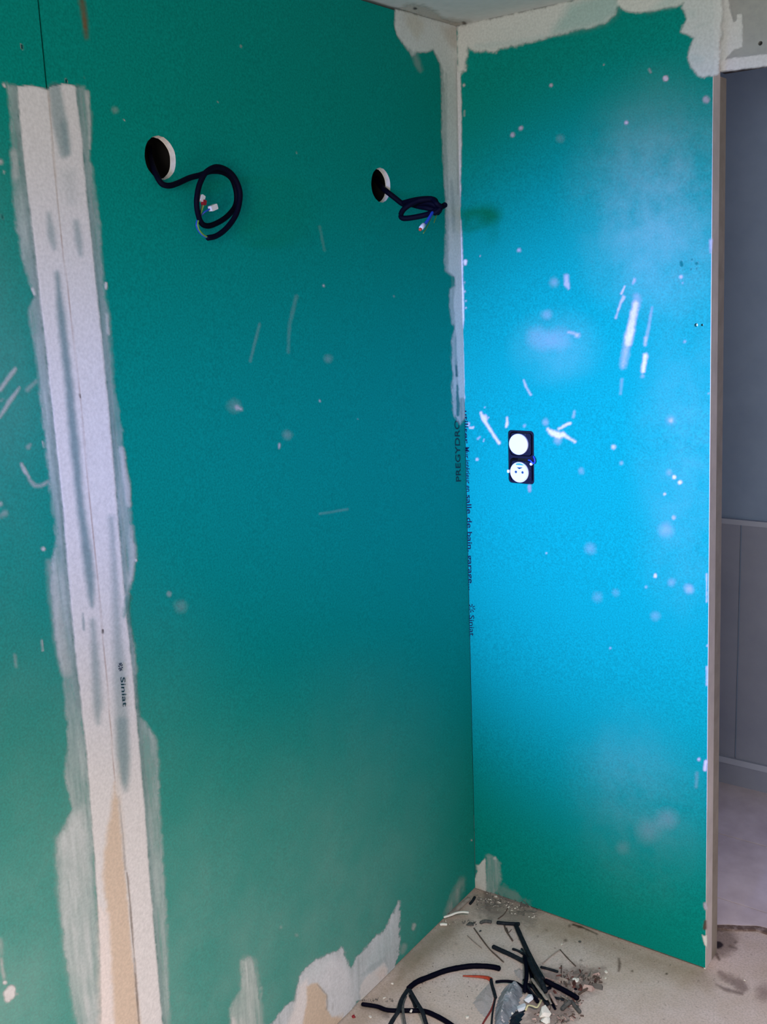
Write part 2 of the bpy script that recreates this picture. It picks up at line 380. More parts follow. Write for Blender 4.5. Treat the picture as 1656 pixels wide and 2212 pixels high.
# ================================================================== STRUCTURE
# floor: screed, then tiles of the next room as parts
fl = structure(mesh('floor', [(-.7, -4.2, 0), (3.6, -4.2, 0), (3.6, 1.1, 0), (-.7, 1.1, 0), (-.7, -4.2, -.1), (3.6, -4.2, -.1), (3.6, 1.1, -.1), (-.7, 1.1, -.1)],
    [(0, 1, 2, 3), (7, 6, 5, 4), (0, 4, 5, 1), (1, 5, 6, 2), (2, 6, 7, 3), (3, 7, 4, 0)], 'screed'))
def front_edge(x):     # the ragged edge where the tiling stops at the opening
    return .275 - .10 / (1 + ((x - .655) / .05) ** 2) + .012 * math.sin(31 * x) + .007 * math.sin(67 * x + 1)
for row, (y0, y1, off) in enumerate(((None, .3165, .46), (.3215, .6585, .46), (.6635, 1.004, .36))):
    k0 = -2
    for k in range(k0, 8):
        x0 = off + .342 * k + .0015; x1 = off + .342 * (k + 1) - .0015
        if x1 < -.55 or x0 > 2.6: continue
        if y0 is None:
            n = 12; low = [(x0 + (x1 - x0) * i / n, front_edge(x0 + (x1 - x0) * i / n)) for i in range(n + 1)]
            prism('floor_tile', FLOOR, low + [(x1, y1), (x0, y1)], .007, 'tile', fl, h0=.0072)
        else:
            c = .003
            prism('floor_tile', FLOOR, [(x0 + c, y0), (x1 - c, y0), (x1, y0 + c), (x1, y1 - c), (x1 - c, y1), (x0 + c, y1), (x0, y1 - c), (x0, y0 + c)], .007, 'tile', fl, h0=.0072 + .0004 * ((k * 7 + row * 3) % 3 - 1))
n = 90; xs_ = [-.55 + 3.1 * i / n for i in range(n + 1)]
prism('grout_bed', FLOOR, [(x, front_edge(x) - .004) for x in xs_] + [(2.55, 1.006), (-.55, 1.006)], .003, 'grout', fl, h0=.0034)
rnd_ = random.Random(2)
prism('mortar_edge', FLOOR, [(x, front_edge(x) - .010 - rnd_.uniform(0, .014)) for x in xs_] + [(x, front_edge(x) - .001) for x in reversed(xs_)], .006, 'mortar', fl, h0=.0062)
dirt = Coat()
BR = (.16, .115, .10)
dirt.poly([(1030, 1925), (1157, 1963), (1526, 2096), (1530, 2125), (1400, 2095), (1240, 2035), (1120, 1995), (1040, 1960)], 34, .38, (.40, .30, .20), 10)
dirt.poly([(1026, 1922), (732, 2209), (700, 2225), (790, 2225), (900, 2110), (1000, 1985)], 34, .34, (.38, .30, .20), 10)
dirt.line([(1541, 2012, 9), (1562, 2004, 12), (1592, 2003, 8), (1622, 2001, 4), (1656, 2005, 4)], 4, .75, BR, 4)
dirt.poly([(1540, 2010), (1575, 2006), (1590, 2030), (1585, 2055), (1560, 2065), (1540, 2068)], 12, .5, (.25, .19, .165), 7)
dirt.line([(1538, 2041, 14), (1552, 2042, 15), (1558, 2042, 6)], 3, .95, (.02, .015, .02), 2)
dirt.line([(1576, 2044, 5), (1590, 2050, 4)], 4, .5, BR, 3).line([(1588, 2036, 6)], 3, .5, BR, 2)
dirt.line([(1546, 2062, 6), (1553, 2073, 4)], 3, .7, BR, 2)
dirt.line([(1556, 2105, 10), (1576, 2116, 14), (1598, 2126, 24), (1604, 2134, 20)], 8, .5, (.27, .20, .19), 6)
dirt.line([(1546, 2127, 3), (1566, 2138, 6), (1602, 2147, 5)], 4, .55, (.25, .19, .18), 3)
dirt.line([(1649, 2144, 30)], 14, .4, (.28, .2, .2), 6)
dirt.line([(1336, 2072, 4), (1338, 2082, 5), (1336, 2098, 4)], 3, .7, BR, 2)
dirt.line([(1365, 2098, 5)], 2, .7, BR, 2).line([(1439, 2104, 5)], 2, .8, (.09, .07, .06), 2).line([(1508, 2119, 4)], 2, .5, BR, 2)
dirt.line([(1238, 1998, 5), (1262, 2006, 3), (1290, 2019, 2)], 2, .8, (.06, .045, .03), 2)
dirt.poly([(1020, 1930), (1060, 1935), (1130, 1955), (1165, 1968), (1150, 2000), (1095, 1985), (1060, 1990), (1030, 1975)], 14, .5, (.30, .27, .25), 12)
dirt.line([(1050, 1932, 14), (1054, 1960, 10), (1060, 1970, 5), (1080, 1972, 4)], 4, .5, (.15, .12, .11), 3)
dirt.poly([(870, 2060), (960, 2000), (1010, 1985), (940, 2060), (860, 2115)], 20, .28, (.26, .22, .16), 10)
dirt.poly([(1150, 2090), (1230, 2090), (1300, 2095), (1290, 2130), (1250, 2160), (1230, 2212), (1130, 2212)], 14, .42, (.21, .16, .155), 14)
dirt.poly([(784, 2164), (846, 2184), (838, 2200), (780, 2175)], 8, .4, (.12, .11, .10), 6)
for px, py, w_, o_ in ((1221, 2032, 6, .6), (1161, 2023, 4, .5), (1255, 2075, 5, .5), (1120, 2030, 4, .4), (985, 2040, 4, .35), (1230, 2001, 5, .7), (1180, 2010, 4, .4), (905, 2070, 3, .4), (960, 2150, 3, .35), (1030, 2130, 3, .3), (1390, 2150, 3, .3)):
    dirt.line([(px, py, w_)], 3, o_, BR, 3)
dirt.build('floor_dirt', FLOOR, fl, cell=.003, h=.0009, relief=.0004)

# long wall on the left: two boards with an open joint, holes cut for the cables
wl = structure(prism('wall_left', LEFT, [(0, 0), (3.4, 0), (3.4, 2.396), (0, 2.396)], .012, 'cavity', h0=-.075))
def circle(pl, px, py, r, n=40, wob=.012):
    u, v = pl.uv(px, py); return [(u + r * math.cos(2 * math.pi * k / n) * (1 + wob * math.sin(k * 5.3)), v + r * math.sin(2 * math.pi * k / n) * (1 + wob * math.cos(k * 3.7))) for k in range(n)]
hole1 = circle(LEFT, 346.5, 341, .0375); hole2 = circle(LEFT, 822.5, 400, .0385)
LT = -.01516
def jx(z): return LJ + LT * z / H
g = .0022
b1 = prism('plasterboard_panel', LEFT, [(.0005, .006), (jx(.006) - g, .006), (jx(2.393) - g, 2.393), (.0005, 2.393)], .0125, 'board_left', wl, [hole1, hole2])
b2 = prism('plasterboard_panel', LEFT, [(jx(.006) + g, .006), (3.4, .006), (3.4, 2.393), (jx(2.393) + g, 2.393)], .0125, 'board_left', wl)
def rim(name, ring, pl, parent):     # the bare gypsum core seen inside a cut hole
    n = len(ring); c = np.mean(ring, 0); V = []
    for h, k in ((-.0004, .999), (-.012, .985), (-.0135, .97), (-.0135, 1.06), (-.0004, 1.012)):
        V += [pl.at(*(c + (np.array(p) - c) * k), h) for p in ring]
    F = [(i * n + k, i * n + (k + 1) % n, ((i + 1) % 5) * n + (k + 1) % n, ((i + 1) % 5) * n + k) for i in range(5) for k in range(n)]
    return mesh(name, V, F, 'gypsum', parent)
rim('hole_rim', hole1, LEFT, wl); rim('hole_rim', hole2, LEFT, wl)
# a metal stud behind the joint closes the cavity, another one stands beside the first hole
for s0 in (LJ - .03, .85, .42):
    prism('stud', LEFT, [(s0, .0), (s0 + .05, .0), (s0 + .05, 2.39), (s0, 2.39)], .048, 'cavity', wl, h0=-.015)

# short wall with the door opening; the lintel is set back half a wall
WT = -.04828
def wx(z): return WD + WT * z / H
sock = []
bx0, bz1 = BACK.uv(1096.5, 928.5); bx1, bz0 = BACK.uv(1153.5, 1047)
def rrect(x0, z0, x1, z1, r, n=5):
    out = []
    for cx_, cz_, a0 in ((x1 - r, z1 - r, 0), (x0 + r, z1 - r, 90), (x0 + r, z0 + r, 180), (x1 - r, z0 + r, 270)):
        out += [(cx_ + r * math.cos(math.radians(a0 + 90 * k / n)), cz_ + r * math.sin(math.radians(a0 + 90 * k / n))) for k in range(n + 1)]
    return out
hx0, hx1, hz0, hz1 = bx0, bx1, bz0, bz1
wb = structure(prism('wall_back', BACK, [(0, 0), (wx(0) - .001, 0), (wx(2.395) - .001, 2.395), (0, 2.395)], .0328, 'gypsum', None, [rrect(hx0 - .004, hz0 - .004, hx1 + .004, hz1 + .004, .012)], h0=-.0127))
screwhole = [circle(BACK, 1503, 702, .0042, 12), circle(BACK, 1516, 702, .0028, 12)]
prism('plasterboard_panel', BACK, [(.001, .007), (wx(.007), .007), (wx(2.394), 2.394), (.001, 2.394)], .0125, 'board_back', wb, [rrect(hx0, hz0, hx1, hz1, .010)] + screwhole)
# end of the partition: bare board end, then the brown stud end
def endplate(name, y0, y1, m, z1, out):
    V = []
    for z in (0.002, z1):
        for xo in (-.004, out):
            for yy in (y0, y1):
                V.append(np.array([wx(z) + xo, yy, 0]) + UP * z)
    return mesh(name, V, [(0, 1, 3, 2), (4, 6, 7, 5), (0, 4, 5, 1), (2, 3, 7, 6), (0, 2, 6, 4), (1, 5, 7, 3)], m, wb)
endplate('wall_end', .0006, .0455, 'edge_light', 2.394, .0010)
endplate('stud_end', .046, .087, 'edge_brown', 2.1915, .0008)
# lintel over the opening
zl = LINT.uv(1556, 155)[1]
lint = prism('lintel_panel', LINT, [(wx(2.3) - .001, zl), (1.62, zl), (1.62, 2.394), (wx(2.3) - .001, 2.394)], .0125, 'grey_board', wb, [circle(LINT, 1641.5, 93.5, .0046, 14)])
prism('lintel_core', LINT, [(wx(2.3) - .001, zl + .001), (1.62, zl + .001), (1.62, 2.394), (wx(2.3) - .001, 2.394)], .028, 'cavity', wb, h0=-.0127)
structure(prism('wall_back_right', BACK, [(1.58, 0), (3.5, 0), (3.5, 2.394), (1.58, 2.394)], .087, 'board_back'))

# ceiling over both rooms
V = []
ce = structure(box('ceiling', (-.7, -4.2, H + .0005), (3.6, 1.1, H + .1), 'ceiling'))

# room beyond the opening
wf = structure(prism('wall_far', FAR, [(-.6, 0), (3.5, 0), (3.5, 2.4), (-.6, 2.4)], .08, 'far'))
zr1 = FAR.uv(1558, 1117)[1]; zr0 = FAR.uv(1558, 1128)[1]; zb1 = FAR.uv(1555, 1628)[1]; zb0 = FAR.uv(1555, 1641)[1]
prism('dado_rail', FAR, [(-.6, zr0), (3.5, zr0), (3.5, zr1), (-.6, zr1)], .016, 'far_trim', wf, h0=.016)
gx = FAR.uv(1597, 1300)[0]
for a_, b_ in ((-.6, gx - .6), (gx - .596, gx - .0025), (gx + .0025, gx + .6), (gx + .604, 3.5)):
    prism('wall_panel', FAR, [(a_, zb1), (b_, zb1), (b_, zr0), (a_, zr0)], .006, 'far_panel', wf, h0=.006)
prism('skirting', FAR, [(-.6, .0), (3.5, .0), (3.5, zb0), (-.6, zb0)], .012, 'far_panel', wf, h0=.010)
prism('skirting_bead', FAR, [(-.6, zb0 + .001), (3.5, zb0 + .001), (3.5, zb1), (-.6, zb1)], .02, 'far_trim', wf, h0=.018)
structure(box('wall_far_left', (-.62, .1, 0), (-.55, 1.0, 2.4), M['far']))
structure(box('wall_far_right', (2.6, .1, 0), (2.68, 1.0, 2.4), M['far']))

# ================================================================== PLASTER ON THE LONG WALL
tape = Coat()
LB = [(36, 188), (46, 300), (57, 400), (70, 500), (85, 640), (100, 770), (114, 900), (135, 1100), (147, 1250), (161, 1400), (176, 1530), (186, 1620), (197, 1760), (207, 1900), (215, 2040), (219, 2225), (262, 2760)]
RB = [(163, 188), (168, 240), (176, 301), (184, 395), (195, 500), (214, 680), (236, 900), (253, 1100), (268, 1287), (279, 1385), (290, 1500), (299, 1600), (312, 1750), (323, 1902), (336, 2050), (351, 2225), (398, 2760)]
# outer thin compound, both sides
LO = [(14, 182), (20, 240), (22, 300), (25, 400), (33, 480), (45, 545), (60, 600), (75, 640), (62, 668), (62, 700), (76, 750), (85, 850), (98, 950), (105, 1040), (115, 1100), (121, 1180), (109, 1212), (112, 1300), (117, 1370), (128, 1430), (140, 1500), (146, 1580), (146, 1615), (136, 1666), (143, 1700), (155, 1745), (140, 1785), (122, 1811), (121, 1850), (124, 1887), (133, 1992), (148, 2113), (170, 2225), (210, 2400), (232, 2760)]
RO = [(181, 186), (190, 210), (196, 250), (196, 290), (194, 340), (205, 400), (215, 500), (222, 590), (228, 640), (236, 680), (240, 750), (248, 850), (258, 900), (264, 965), (272, 1010), (280, 1080), (286, 1150), (291, 1205), (288, 1240), (276, 1290), (270, 1312), (279, 1350), (288, 1390), (296, 1440), (292, 1500), (302, 1545), (330, 1582), (341, 1600), (343, 1700), (350, 1800), (356, 1900), (361, 2000), (362, 2100), (368, 2225), (386, 2400), (414, 2760)]
tape.poly(LO + LB[::-1], 5, .44, (.62, .67, .68), 5, .6)
tape.poly(RB + RO[::-1], 5, .40, (.62, .67, .68), 5, .6)
BIN = [(122, 1811), (146, 1780), (175, 1740), (186, 1800), (197, 1950), (207, 2100), (216, 2300), (190, 2300), (170, 2225), (140, 2060), (124, 1900)]
tape.poly(BIN, 14, .34, (.70, .72, .73), 6, .8)
tape.line([(106, 1215, 10), (118, 1300, 22), (128, 1380, 24), (142, 1450, 22)], 8, .3, WHITE, 4)
tape.line([(262, 970, 12), (272, 1040, 14), (278, 1090, 12)], 4, .5, WHITE, 3)
tape.line([(283, 1140, 12), (288, 1200, 12), (280, 1255, 8)], 5, .35, WHITE, 3).line([(188, 200, 9), (192, 260, 5), (193, 320, 4)], 3, .5, WHITE, 2).line([(30, 330, 14), (34, 380, 14)], 6, .3, WHITE, 4)
tape.line([(230, 680, 7), (233, 720, 6)], 3, .5, WHITE, 2).line([(228, 612, 5), (228, 622, 5)], 2, .9, WHITE, 1).line([(293, 1210, 5)], 2, .8, WHITE, 1).line([(70, 625, 6), (74, 636, 5)], 2, .8, WHITE, 1)
# the two paper tapes bedded in white compound
top = [(36, 186), (70, 186), (98, 193), (103, 195), (107, 188), (135, 181), (160, 186)]
tape.poly(top + RB + LB[::-1], 2.2, .97, WHITE, 1.6)
# clean green grooves along both tape edges
tape.line([(x - 6, y, 9) for x, y in LB[:11]], 4, .45, (.20, .30, .30), 2).line([(x + 4, y, 7) for x, y in RB], 4, .5, (.18, .30, .30), 1.5)
# places where the compound is scraped thin
TH = (.13, .235, .255)
def streak(P, op, fe=9): tape.line(P, fe, op, TH, 2)
streak([(118, 195, 26), (127, 260, 32), (138, 330, 22)], .62, 7); streak([(137, 270, 16), (143, 310, 18), (147, 330, 10)], .45, 8)
streak([(147, 380, 30), (155, 430, 24)], .2, 16)
streak([(104, 462, 8), (110, 510, 18), (116, 536, 10)], .55, 7); streak([(164, 480, 12), (169, 520, 16), (173, 548, 10)], .55, 7)
streak([(122, 590, 8), (131, 680, 18), (140, 760, 17), (148, 830, 18), (156, 920, 20), (165, 1010, 18), (173, 1095, 17), (184, 1170, 20), (192, 1240, 22), (196, 1285, 14), (198, 1308, 6)], .84, 8)
streak([(199, 1340, 9), (203, 1400, 16), (207, 1460, 18), (210, 1520, 20), (211, 1560, 8)], .62, 9)
streak([(178, 1325, 3), (180, 1360, 4)], .7, 3)
streak([(240, 1120, 14), (245, 1200, 14), (249, 1290, 18), (253, 1380, 20), (258, 1450, 28), (261, 1530, 28), (265, 1620, 28), (268, 1680, 22), (270, 1705, 8)], .55, 10); streak([(262, 1560, 24), (266, 1640, 26), (268, 1690, 12)], .5, 9)
tape.line([(247, 1120, 5), (253, 1180, 8), (262, 1270, 10), (267, 1286, 6)], 4, .6, WHITE, 2)
tape.line([(275, 1290, 14), (272, 1310, 10), (267, 1332, 6)], 4, .7, (.10, .26, .24), 3)
# bare brown paper towards the floor
TAN = (.60, .46, .345)
tape.poly([(246, 1690), (257, 1740), (266, 1850), (277, 1960), (289, 2090), (303, 2225), (349, 2760), (290, 2760), (250, 2300), (240, 2120), (236, 2030), (230, 1960), (222, 1910), (224, 1850), (232, 1790)], 7, .85, TAN, 4)
tape.poly([(213, 1960), (232, 1975), (240, 2120), (250, 2300), (280, 2760), (256, 2760), (212, 2225)], 10, .55, (.80, .68, .64), 4)
tape.poly([(254, 1640), (260, 1700), (271, 1820), (268, 1840), (258, 1760), (250, 1690)], 7, .4, (.62, .55, .5), 3)
# centre seam
tape.line([(103, 196, 3.4), (113, 320, 3), (122, 420, 3), (131, 510, 2.2)], 1.6, .55, (.36, .27, .21), .8)
tape.line([(131, 510, 1.6), (155, 705, 1.7), (172, 860, 1.7), (195, 1100, 1.8), (220, 1360, 1.5), (234, 1520, 1.3), (247, 1690, 1.2)], 1.4, .7, (.30, .17, .12), .4)
tape.line([(171, 853, 3.5), (172, 858, 3)], 1.2, .9, (.06, .03, .02), .3).line([(221, 1360, 3.6), (221, 1368, 3)], 1.2, 1, (.03, .02, .02), .3)
tape.line([(255, 1720, 1.5), (264, 1800, 3), (270, 1880, 4.5)], 2, .6, (.26, .25, .25), 1)
tape.line([(273, 1886, 4), (275, 1900, 4.5), (279, 1945, 4), (284, 2010, 4.5), (289, 2080, 3.5), (295, 2150, 4.5), (300, 2222, 4), (348, 2760, 4)], 1.6, .85, (.20, .165, .145), 1.6)
tape.line([(270, 1880, 3), (276, 1945, 2.4), (283, 2030, 2.2), (290, 2100, 2)], 1.4, .6, (.66, .66, .68), .6)
tape.build('joint_tape', LEFT, wl, cell=.0026, relief=.0016)

smear = Coat()      # torn compound along the foot of the wall
MAIN = [(500, 2440), (524, 2320), (548, 2250), (560, 2225), (587, 2208), (611, 2178), (636, 2160), (640, 2130), (645, 2115), (658, 2090), (675, 2078), (704, 2062), (714, 2059), (728, 2055), (737, 2044), (742, 2056), (749, 2078), (757, 2094), (765, 2084), (768, 2066), (786, 2051), (806, 2027), (820, 2016), (833, 2006), (842, 1981), (853, 1962), (862, 1946), (863, 1987), (861, 2050), (853, 2090), (838, 2113), (806, 2144), (778, 2158), (768, 2162), (760, 2184), (738, 2208), (712, 2230), (560, 2400)]
smear.poly(MAIN, 3, .84, (.60, .63, .67), 5, .22)
smear.poly([(690, 2120), (712, 2075), (730, 2062), (738, 2060), (748, 2095), (757, 2130), (735, 2140), (705, 2138)], 12, .6, (.66, .65, .69), 9, .3)
smear.poly([(785, 2080), (815, 2040), (838, 2012), (850, 2000), (846, 2050), (830, 2070), (800, 2095)], 12, .35, (.42, .52, .54), 9, .4)
smear.poly([(650, 2120), (670, 2090), (712, 2068), (700, 2090), (680, 2110)], 8, .5, (.50, .58, .60), 6, .3)
smear.poly([(600, 2360), (630, 2225), (644, 2140), (660, 2100), (690, 2075), (716, 2062), (740, 2090), (760, 2110), (765, 2160), (750, 2200), (738, 2225)], 12, .55, (.68, .68, .72), 5)
smear.poly([(615, 2225), (636, 2170), (646, 2130), (662, 2112), (668, 2150), (660, 2225)], 7, .75, (.76, .70, .69), 3)
smear.poly([(662, 2131), (672, 2125), (685, 2124), (695, 2138), (704, 2150), (705, 2179), (716, 2196), (742, 2186), (738, 2207), (712, 2230), (640, 2310), (648, 2240), (661, 2164)], 3.5, .9, TAN, 2.5)
smear.poly([(704, 2160), (712, 2150), (745, 2150), (762, 2155), (754, 2180), (740, 2196), (722, 2196), (708, 2182)], 5, .75, (.64, .65, .69), 3)
smear.poly([(776, 2131), (790, 2110), (802, 2100), (827, 2079), (836, 2092), (838, 2113), (827, 2127), (806, 2144), (777, 2158)], 3, .9, (.70, .66, .66), 2.5)
smear.poly([(812, 2102), (824, 2088), (834, 2096), (833, 2110), (818, 2118)], 6, .4, (.72, .56, .5), 3)
smear.poly([(779, 2104), (800, 2084), (822, 2072), (830, 2066), (826, 2080), (802, 2098), (782, 2108)], 4, .6, (.36, .42, .45), 3)
smear.line([(684, 2126, 2), (694, 2137, 3.5), (704, 2148, 3), (706, 2170, 2.5), (704, 2180, 2)], 2, .7, (.28, .25, .23), 1)
smear.line([(716, 2182, 3), (719, 2168, 3)], 2, .4, (.35, .33, .33), 1)
smear.line([(830, 2070, 4), (838, 2090, 3), (836, 2108, 2)], 3, .4, (.34, .38, .40), 2)
smear.line([(837, 2112, 4), (818, 2134, 6), (800, 2147, 5), (780, 2157, 4)], 2.5, .9, (.80, .77, .72), 2)
smear.poly([(520, 2076), (534, 2063), (551, 2074), (556, 2110), (562, 2160), (569, 2225), (572, 2330), (500, 2330), (498, 2225), (496, 2180), (505, 2158), (518, 2140), (522, 2100)], 8, .42, (.68, .72, .71), 6, .7)
smear.line([(502, 2200, 8), (508, 2225, 10)], 4, .5, WHITE, 2)
smear.line([(894, 1998, 9), (892, 2006, 7)], 3, .6, (.6, .64, .62), 2).line([(872, 2044, 9), (868, 2056, 8)], 6, .35, (.6, .64, .62), 3)
smear.line([(998, 1900, 8), (990, 1920, 16), (978, 1950, 18), (968, 1976, 14)], 9, .38, (.62, .62, .60), 4, .6)
smear.build('plaster_smear', LEFT, wl, cell=.0022, h=.0008, relief=.0014)

corner = Coat()     # compound in the corner and on the ceiling line, long wall side
CL = [(853, 20), (851, 54), (856, 76), (870, 96), (889, 122), (897, 116), (903, 112), (921, 114), (934, 108), (940, 121), (948, 138), (951, 160), (952, 181), (953, 302), (957, 377), (961, 440), (961, 500), (959, 560), (961, 585), (968, 593), (980, 598), (983, 618), (972, 624), (969, 640), (971, 666), (974, 697), (980, 706), (978, 723), (974, 740), (975, 797), (979, 806), (975.5, 826), (975, 853), (977, 883), (981, 899), (986, 905), (992, 916), (1004, 905), (1003, 860), (997, 600), (993, 400), (988, 200), (986, 57)]
corner.poly(CL, 3, .60, (.60, .65, .63), 3, .4)
corner.poly([(853, 20), (851, 54), (858, 78), (872, 96), (892, 112), (921, 112), (935, 106), (945, 122), (956, 150), (958, 181), (962, 302), (965, 380), (967, 470), (968, 585), (981, 598), (983, 620), (978, 650), (982, 700), (984, 740), (987, 800), (990, 860), (1005, 860), (999, 600), (993, 300), (988, 57), (920, 38)], 2.5, .9, (.63, .65, .63), 2)
corner.poly([(874, 30), (900, 32), (915, 50), (912, 72), (900, 84), (886, 70), (876, 50)], 10, .55, (.50, .47, .38), 5)
corner.poly([(955, 58), (990, 57), (990, 110), (972, 100), (960, 80)], 9, .6, (.44, .41, .35), 4)
corner.line([(962, 160, 4), (962, 300, 5), (966, 430, 4)], 3, .5, (.28, .36, .35), 2)
corner.line([(984, 130, 2), (986, 300, 2.5), (988, 420, 3)], 2, .55, (.30, .32, .31), .6)  # shade of the corner groove, put in as a darker line
corner.line([(974, 390, 4), (977, 450, 8), (979, 500, 5)], 4, .55, (.27, .33, .33), 1.5)
corner.line([(984, 790, 4), (985, 812, 5)], 2, .9, (.0, .12, .14), 1).line([(986, 832, 5), (988, 870, 7), (988, 896, 6)], 2, .85, (.0, .17, .17), 2).line([(983, 730, 4), (983, 790, 4)], 3, .5, (.1, .28, .28), 1.5)
corner.line([(975, 400, 3), (976, 640, 3)], 3, .12, WHITE, 1)
corner.line([(893, 118, 10), (900, 135, 12), (906, 150, 6)], 7, .35, (.5, .56, .54), 5)
corner.build('corner_compound', LEFT, wl, cell=.003, h=.0009, relief=.0014)

marks = Coat()      # specks, scratches and rust on the long wall
for P, fe, op, col in (
    ([(0, 842, 9), (14, 822, 9), (33, 797, 7)], 3, .5, WHITE), ([(0, 900, 7), (20, 868, 8), (42, 837, 5)], 3, .5, WHITE), ([(58, 842, 8), (78, 824, 6)], 5, .3, WHITE), ([(2, 866, 4), (6, 862, 3)], 2, .3, WHITE),
    ([(46, 1003, 5), (55, 1020, 9), (62, 1030, 5)], 3, .55, WHITE), ([(62, 1034, 5), (74, 1049, 7), (88, 1050, 6), (103, 1040, 6)], 4, .38, WHITE), ([(92, 955, 4), (94, 966, 3)], 2, .5, WHITE), ([(60, 966, 8), (66, 960, 3)], 4, .3, WHITE),
    ([(0, 1088, 8)], 4, .4, WHITE), ([(0, 1115, 6), (10, 1108, 10)], 6, .3, WHITE), ([(93, 1186, 8)], 2.5, .75, WHITE), ([(90, 1383, 3), (92, 1405, 4)], 2, .5, WHITE), ([(32, 1416, 6), (34, 1440, 5)], 4, .25, WHITE),
    ([(20, 2147, 26), (24, 2138, 20), (16, 2158, 14)], 3, .9, WHITE), ([(10, 2122, 9)], 2, .9, WHITE), ([(2, 2070, 7), (5, 2095, 7), (8, 2112, 6)], 4, .45, WHITE), ([(0, 2030, 8), (3, 2060, 6)], 5, .3, WHITE), ([(37, 2147, 5)], 3, .4, WHITE),
    ([(8, 183, 6), (10, 187, 5)], 2, .85, WHITE), ([(0, 350, 12)], 4, .5, WHITE), ([(8, 372, 5)], 2, .5, WHITE),
    ([(512, 881, 10), (520, 884, 6)], 4, .5, WHITE), ([(505, 877, 22)], 12, .12, WHITE), ([(698, 617, 5)], 2, .6, WHITE), ([(690, 866, 5)], 2, .55, WHITE), ([(603, 960, 6), (602, 968, 4)], 2, .5, WHITE), ([(708, 775, 12)], 8, .2, WHITE), ([(620, 940, 14)], 9, .18, WHITE),
    ([(365, 1283, 9)], 4, .3, WHITE), ([(390, 1310, 20)], 12, .14, WHITE), ([(268, 259, 3)], 1.5, .6, WHITE), ([(520, 100, 4)], 2, .5, WHITE), ([(248, 238, 10)], 6, .2, WHITE), ([(640, 640, 5), (625, 700, 4), (622, 760, 3)], 5, .12, WHITE), ([(560, 700, 3), (540, 780, 3)], 4, .15, WHITE),
    ([(750, 1100, 3), (690, 1110, 3)], 3, .12, WHITE), ([(640, 2020, 6)], 5, .25, WHITE), ([(606, 2003, 5)], 4, .25, WHITE), ([(690, 490, 4), (700, 540, 3)], 4, .1, WHITE), ([(640, 330, 3)], 1.5, .4, WHITE), ([(470, 220, 3)], 1.5, .4, WHITE), ([(1018, 1815, 3)], 1.5, .5, WHITE), ([(850, 640, 3)], 2, .3, WHITE), ([(772, 905, 2)], 2, .3, WHITE), ([(240, 905, 2)], 2, .2, WHITE),
    ([(176, 0, 10), (181, 25, 11), (185, 60, 9), (186, 80, 6)], 6, .5, (.20, .10, .03)), ([(180, 30, 4), (183, 60, 5)], 3, .4, (.30, .13, .04)),
    ([(46, 98, 4), (47, 106, 4)], 1.5, .9, (.0, .03, .04)), ([(143, 172, 4), (143, 178, 3)], 1.5, .9, (.0, .03, .04)), ([(182, 166, 2.4)], 1, .8, (.0, .04, .04)), ([(5, 470, 3), (4, 465, 2)], 1.5, .6, (.0, .05, .05))):
    marks.line(P, fe, op, col, min(2.5, fe * .6))
marks.build('wall_marks', LEFT, wl, cell=.0026, h=.0004, relief=.0005)['kind'] = 'stuff'

# ================================================================== PLASTER ON THE SHORT WALL
ctop = Coat()
CB = [(986, 57), (1050, 42), (1100, 31), (1160, 18), (1224, 3), (1290, -11), (1330, -20), (1334, 8), (1327, 32), (1312, 46), (1304, 51), (1285, 58), (1231, 69), (1177, 82), (1122, 98), (1090, 103), (1077, 106), (1072, 114), (1043, 110), (1025, 111), (1011, 103), (1009, 121), (1005, 151), (996, 158), (988, 160)]
ctop.poly(CB, 5, .85, (.68, .70, .66), 4)
ctop.poly([(1230, 10), (1262, 0), (1300, -14), (1340, -22), (1340, 10), (1325, 36), (1304, 52), (1270, 62), (1225, 70), (1190, 74)], 14, .5, (.16, .40, .36), 4)
ctop.line([(1030, 100, 12), (1100, 94, 10), (1170, 80, 10)], 7, .35, (.35, .48, .46), 4)
ctop.poly([(1327, -25), (1334, 8), (1341, 17), (1349, 22), (1373, 29), (1407, 24), (1458, 14), (1482, 3), (1500, -30)], 4, .86, (.70, .72, .67), 3)
ctop.poly([(1400, 26), (1458, 14), (1480, 2), (1490, -20), (1440, -10)], 10, .35, (.3, .5, .46), 3)
CR = [(1484, -12), (1479, 5), (1472, 17), (1479, 30), (1480, 43), (1474, 56), (1470, 69), (1480, 72), (1497, 83), (1490, 102), (1485.5, 124), (1491, 146), (1499, 154), (1508, 164), (1521, 168), (1540, 164), (1552, 160), (1560, -12)]
ctop.poly(CR, 4, .84, (.66, .70, .68), 4)
ctop.line([(1500, 60, 4), (1516, 55, 5), (1530, 50, 2)], 4, .3, (.35, .45, .42), 3).line([(1500, 125, 22), (1510, 130, 16)], 8, .3, (.36, .50, .50), 5).line([(1497, 30, 20), (1490, 28, 10)], 8, .25, (.36, .50, .48), 5).line([(1506, 100, 12)], 8, .25, (.4, .52, .5), 4)
STR = [(985, 157), (995, 157), (996, 200), (997, 302), (995.5, 380), (994, 447), (990, 458), (996, 477), (998, 520), (1000, 585), (1002, 666), (1002, 700), (997.5, 718), (1000, 740), (1001, 780), (1002.5, 829), (1003, 870), (1000, 890), (998, 870), (994, 600), (988, 300)]
ctop.poly(STR, 2, .92, (.62, .63, .62), 1.4)
for P, op in (([(1002, 184, 6)], .6), ([(1005, 152, 6)], .5), ([(1005, 564, 7), (1005, 570, 6)], .9), ([(1003.5, 630, 4)], .6), ([(1006, 650, 4)], .5), ([(1006, 665, 3.5)], .5), ([(1003, 610, 4)], .4), ([(1003, 240, 4), (1003, 250, 3)], .35)): ctop.line(P, 2, op, WHITE, 1.5)
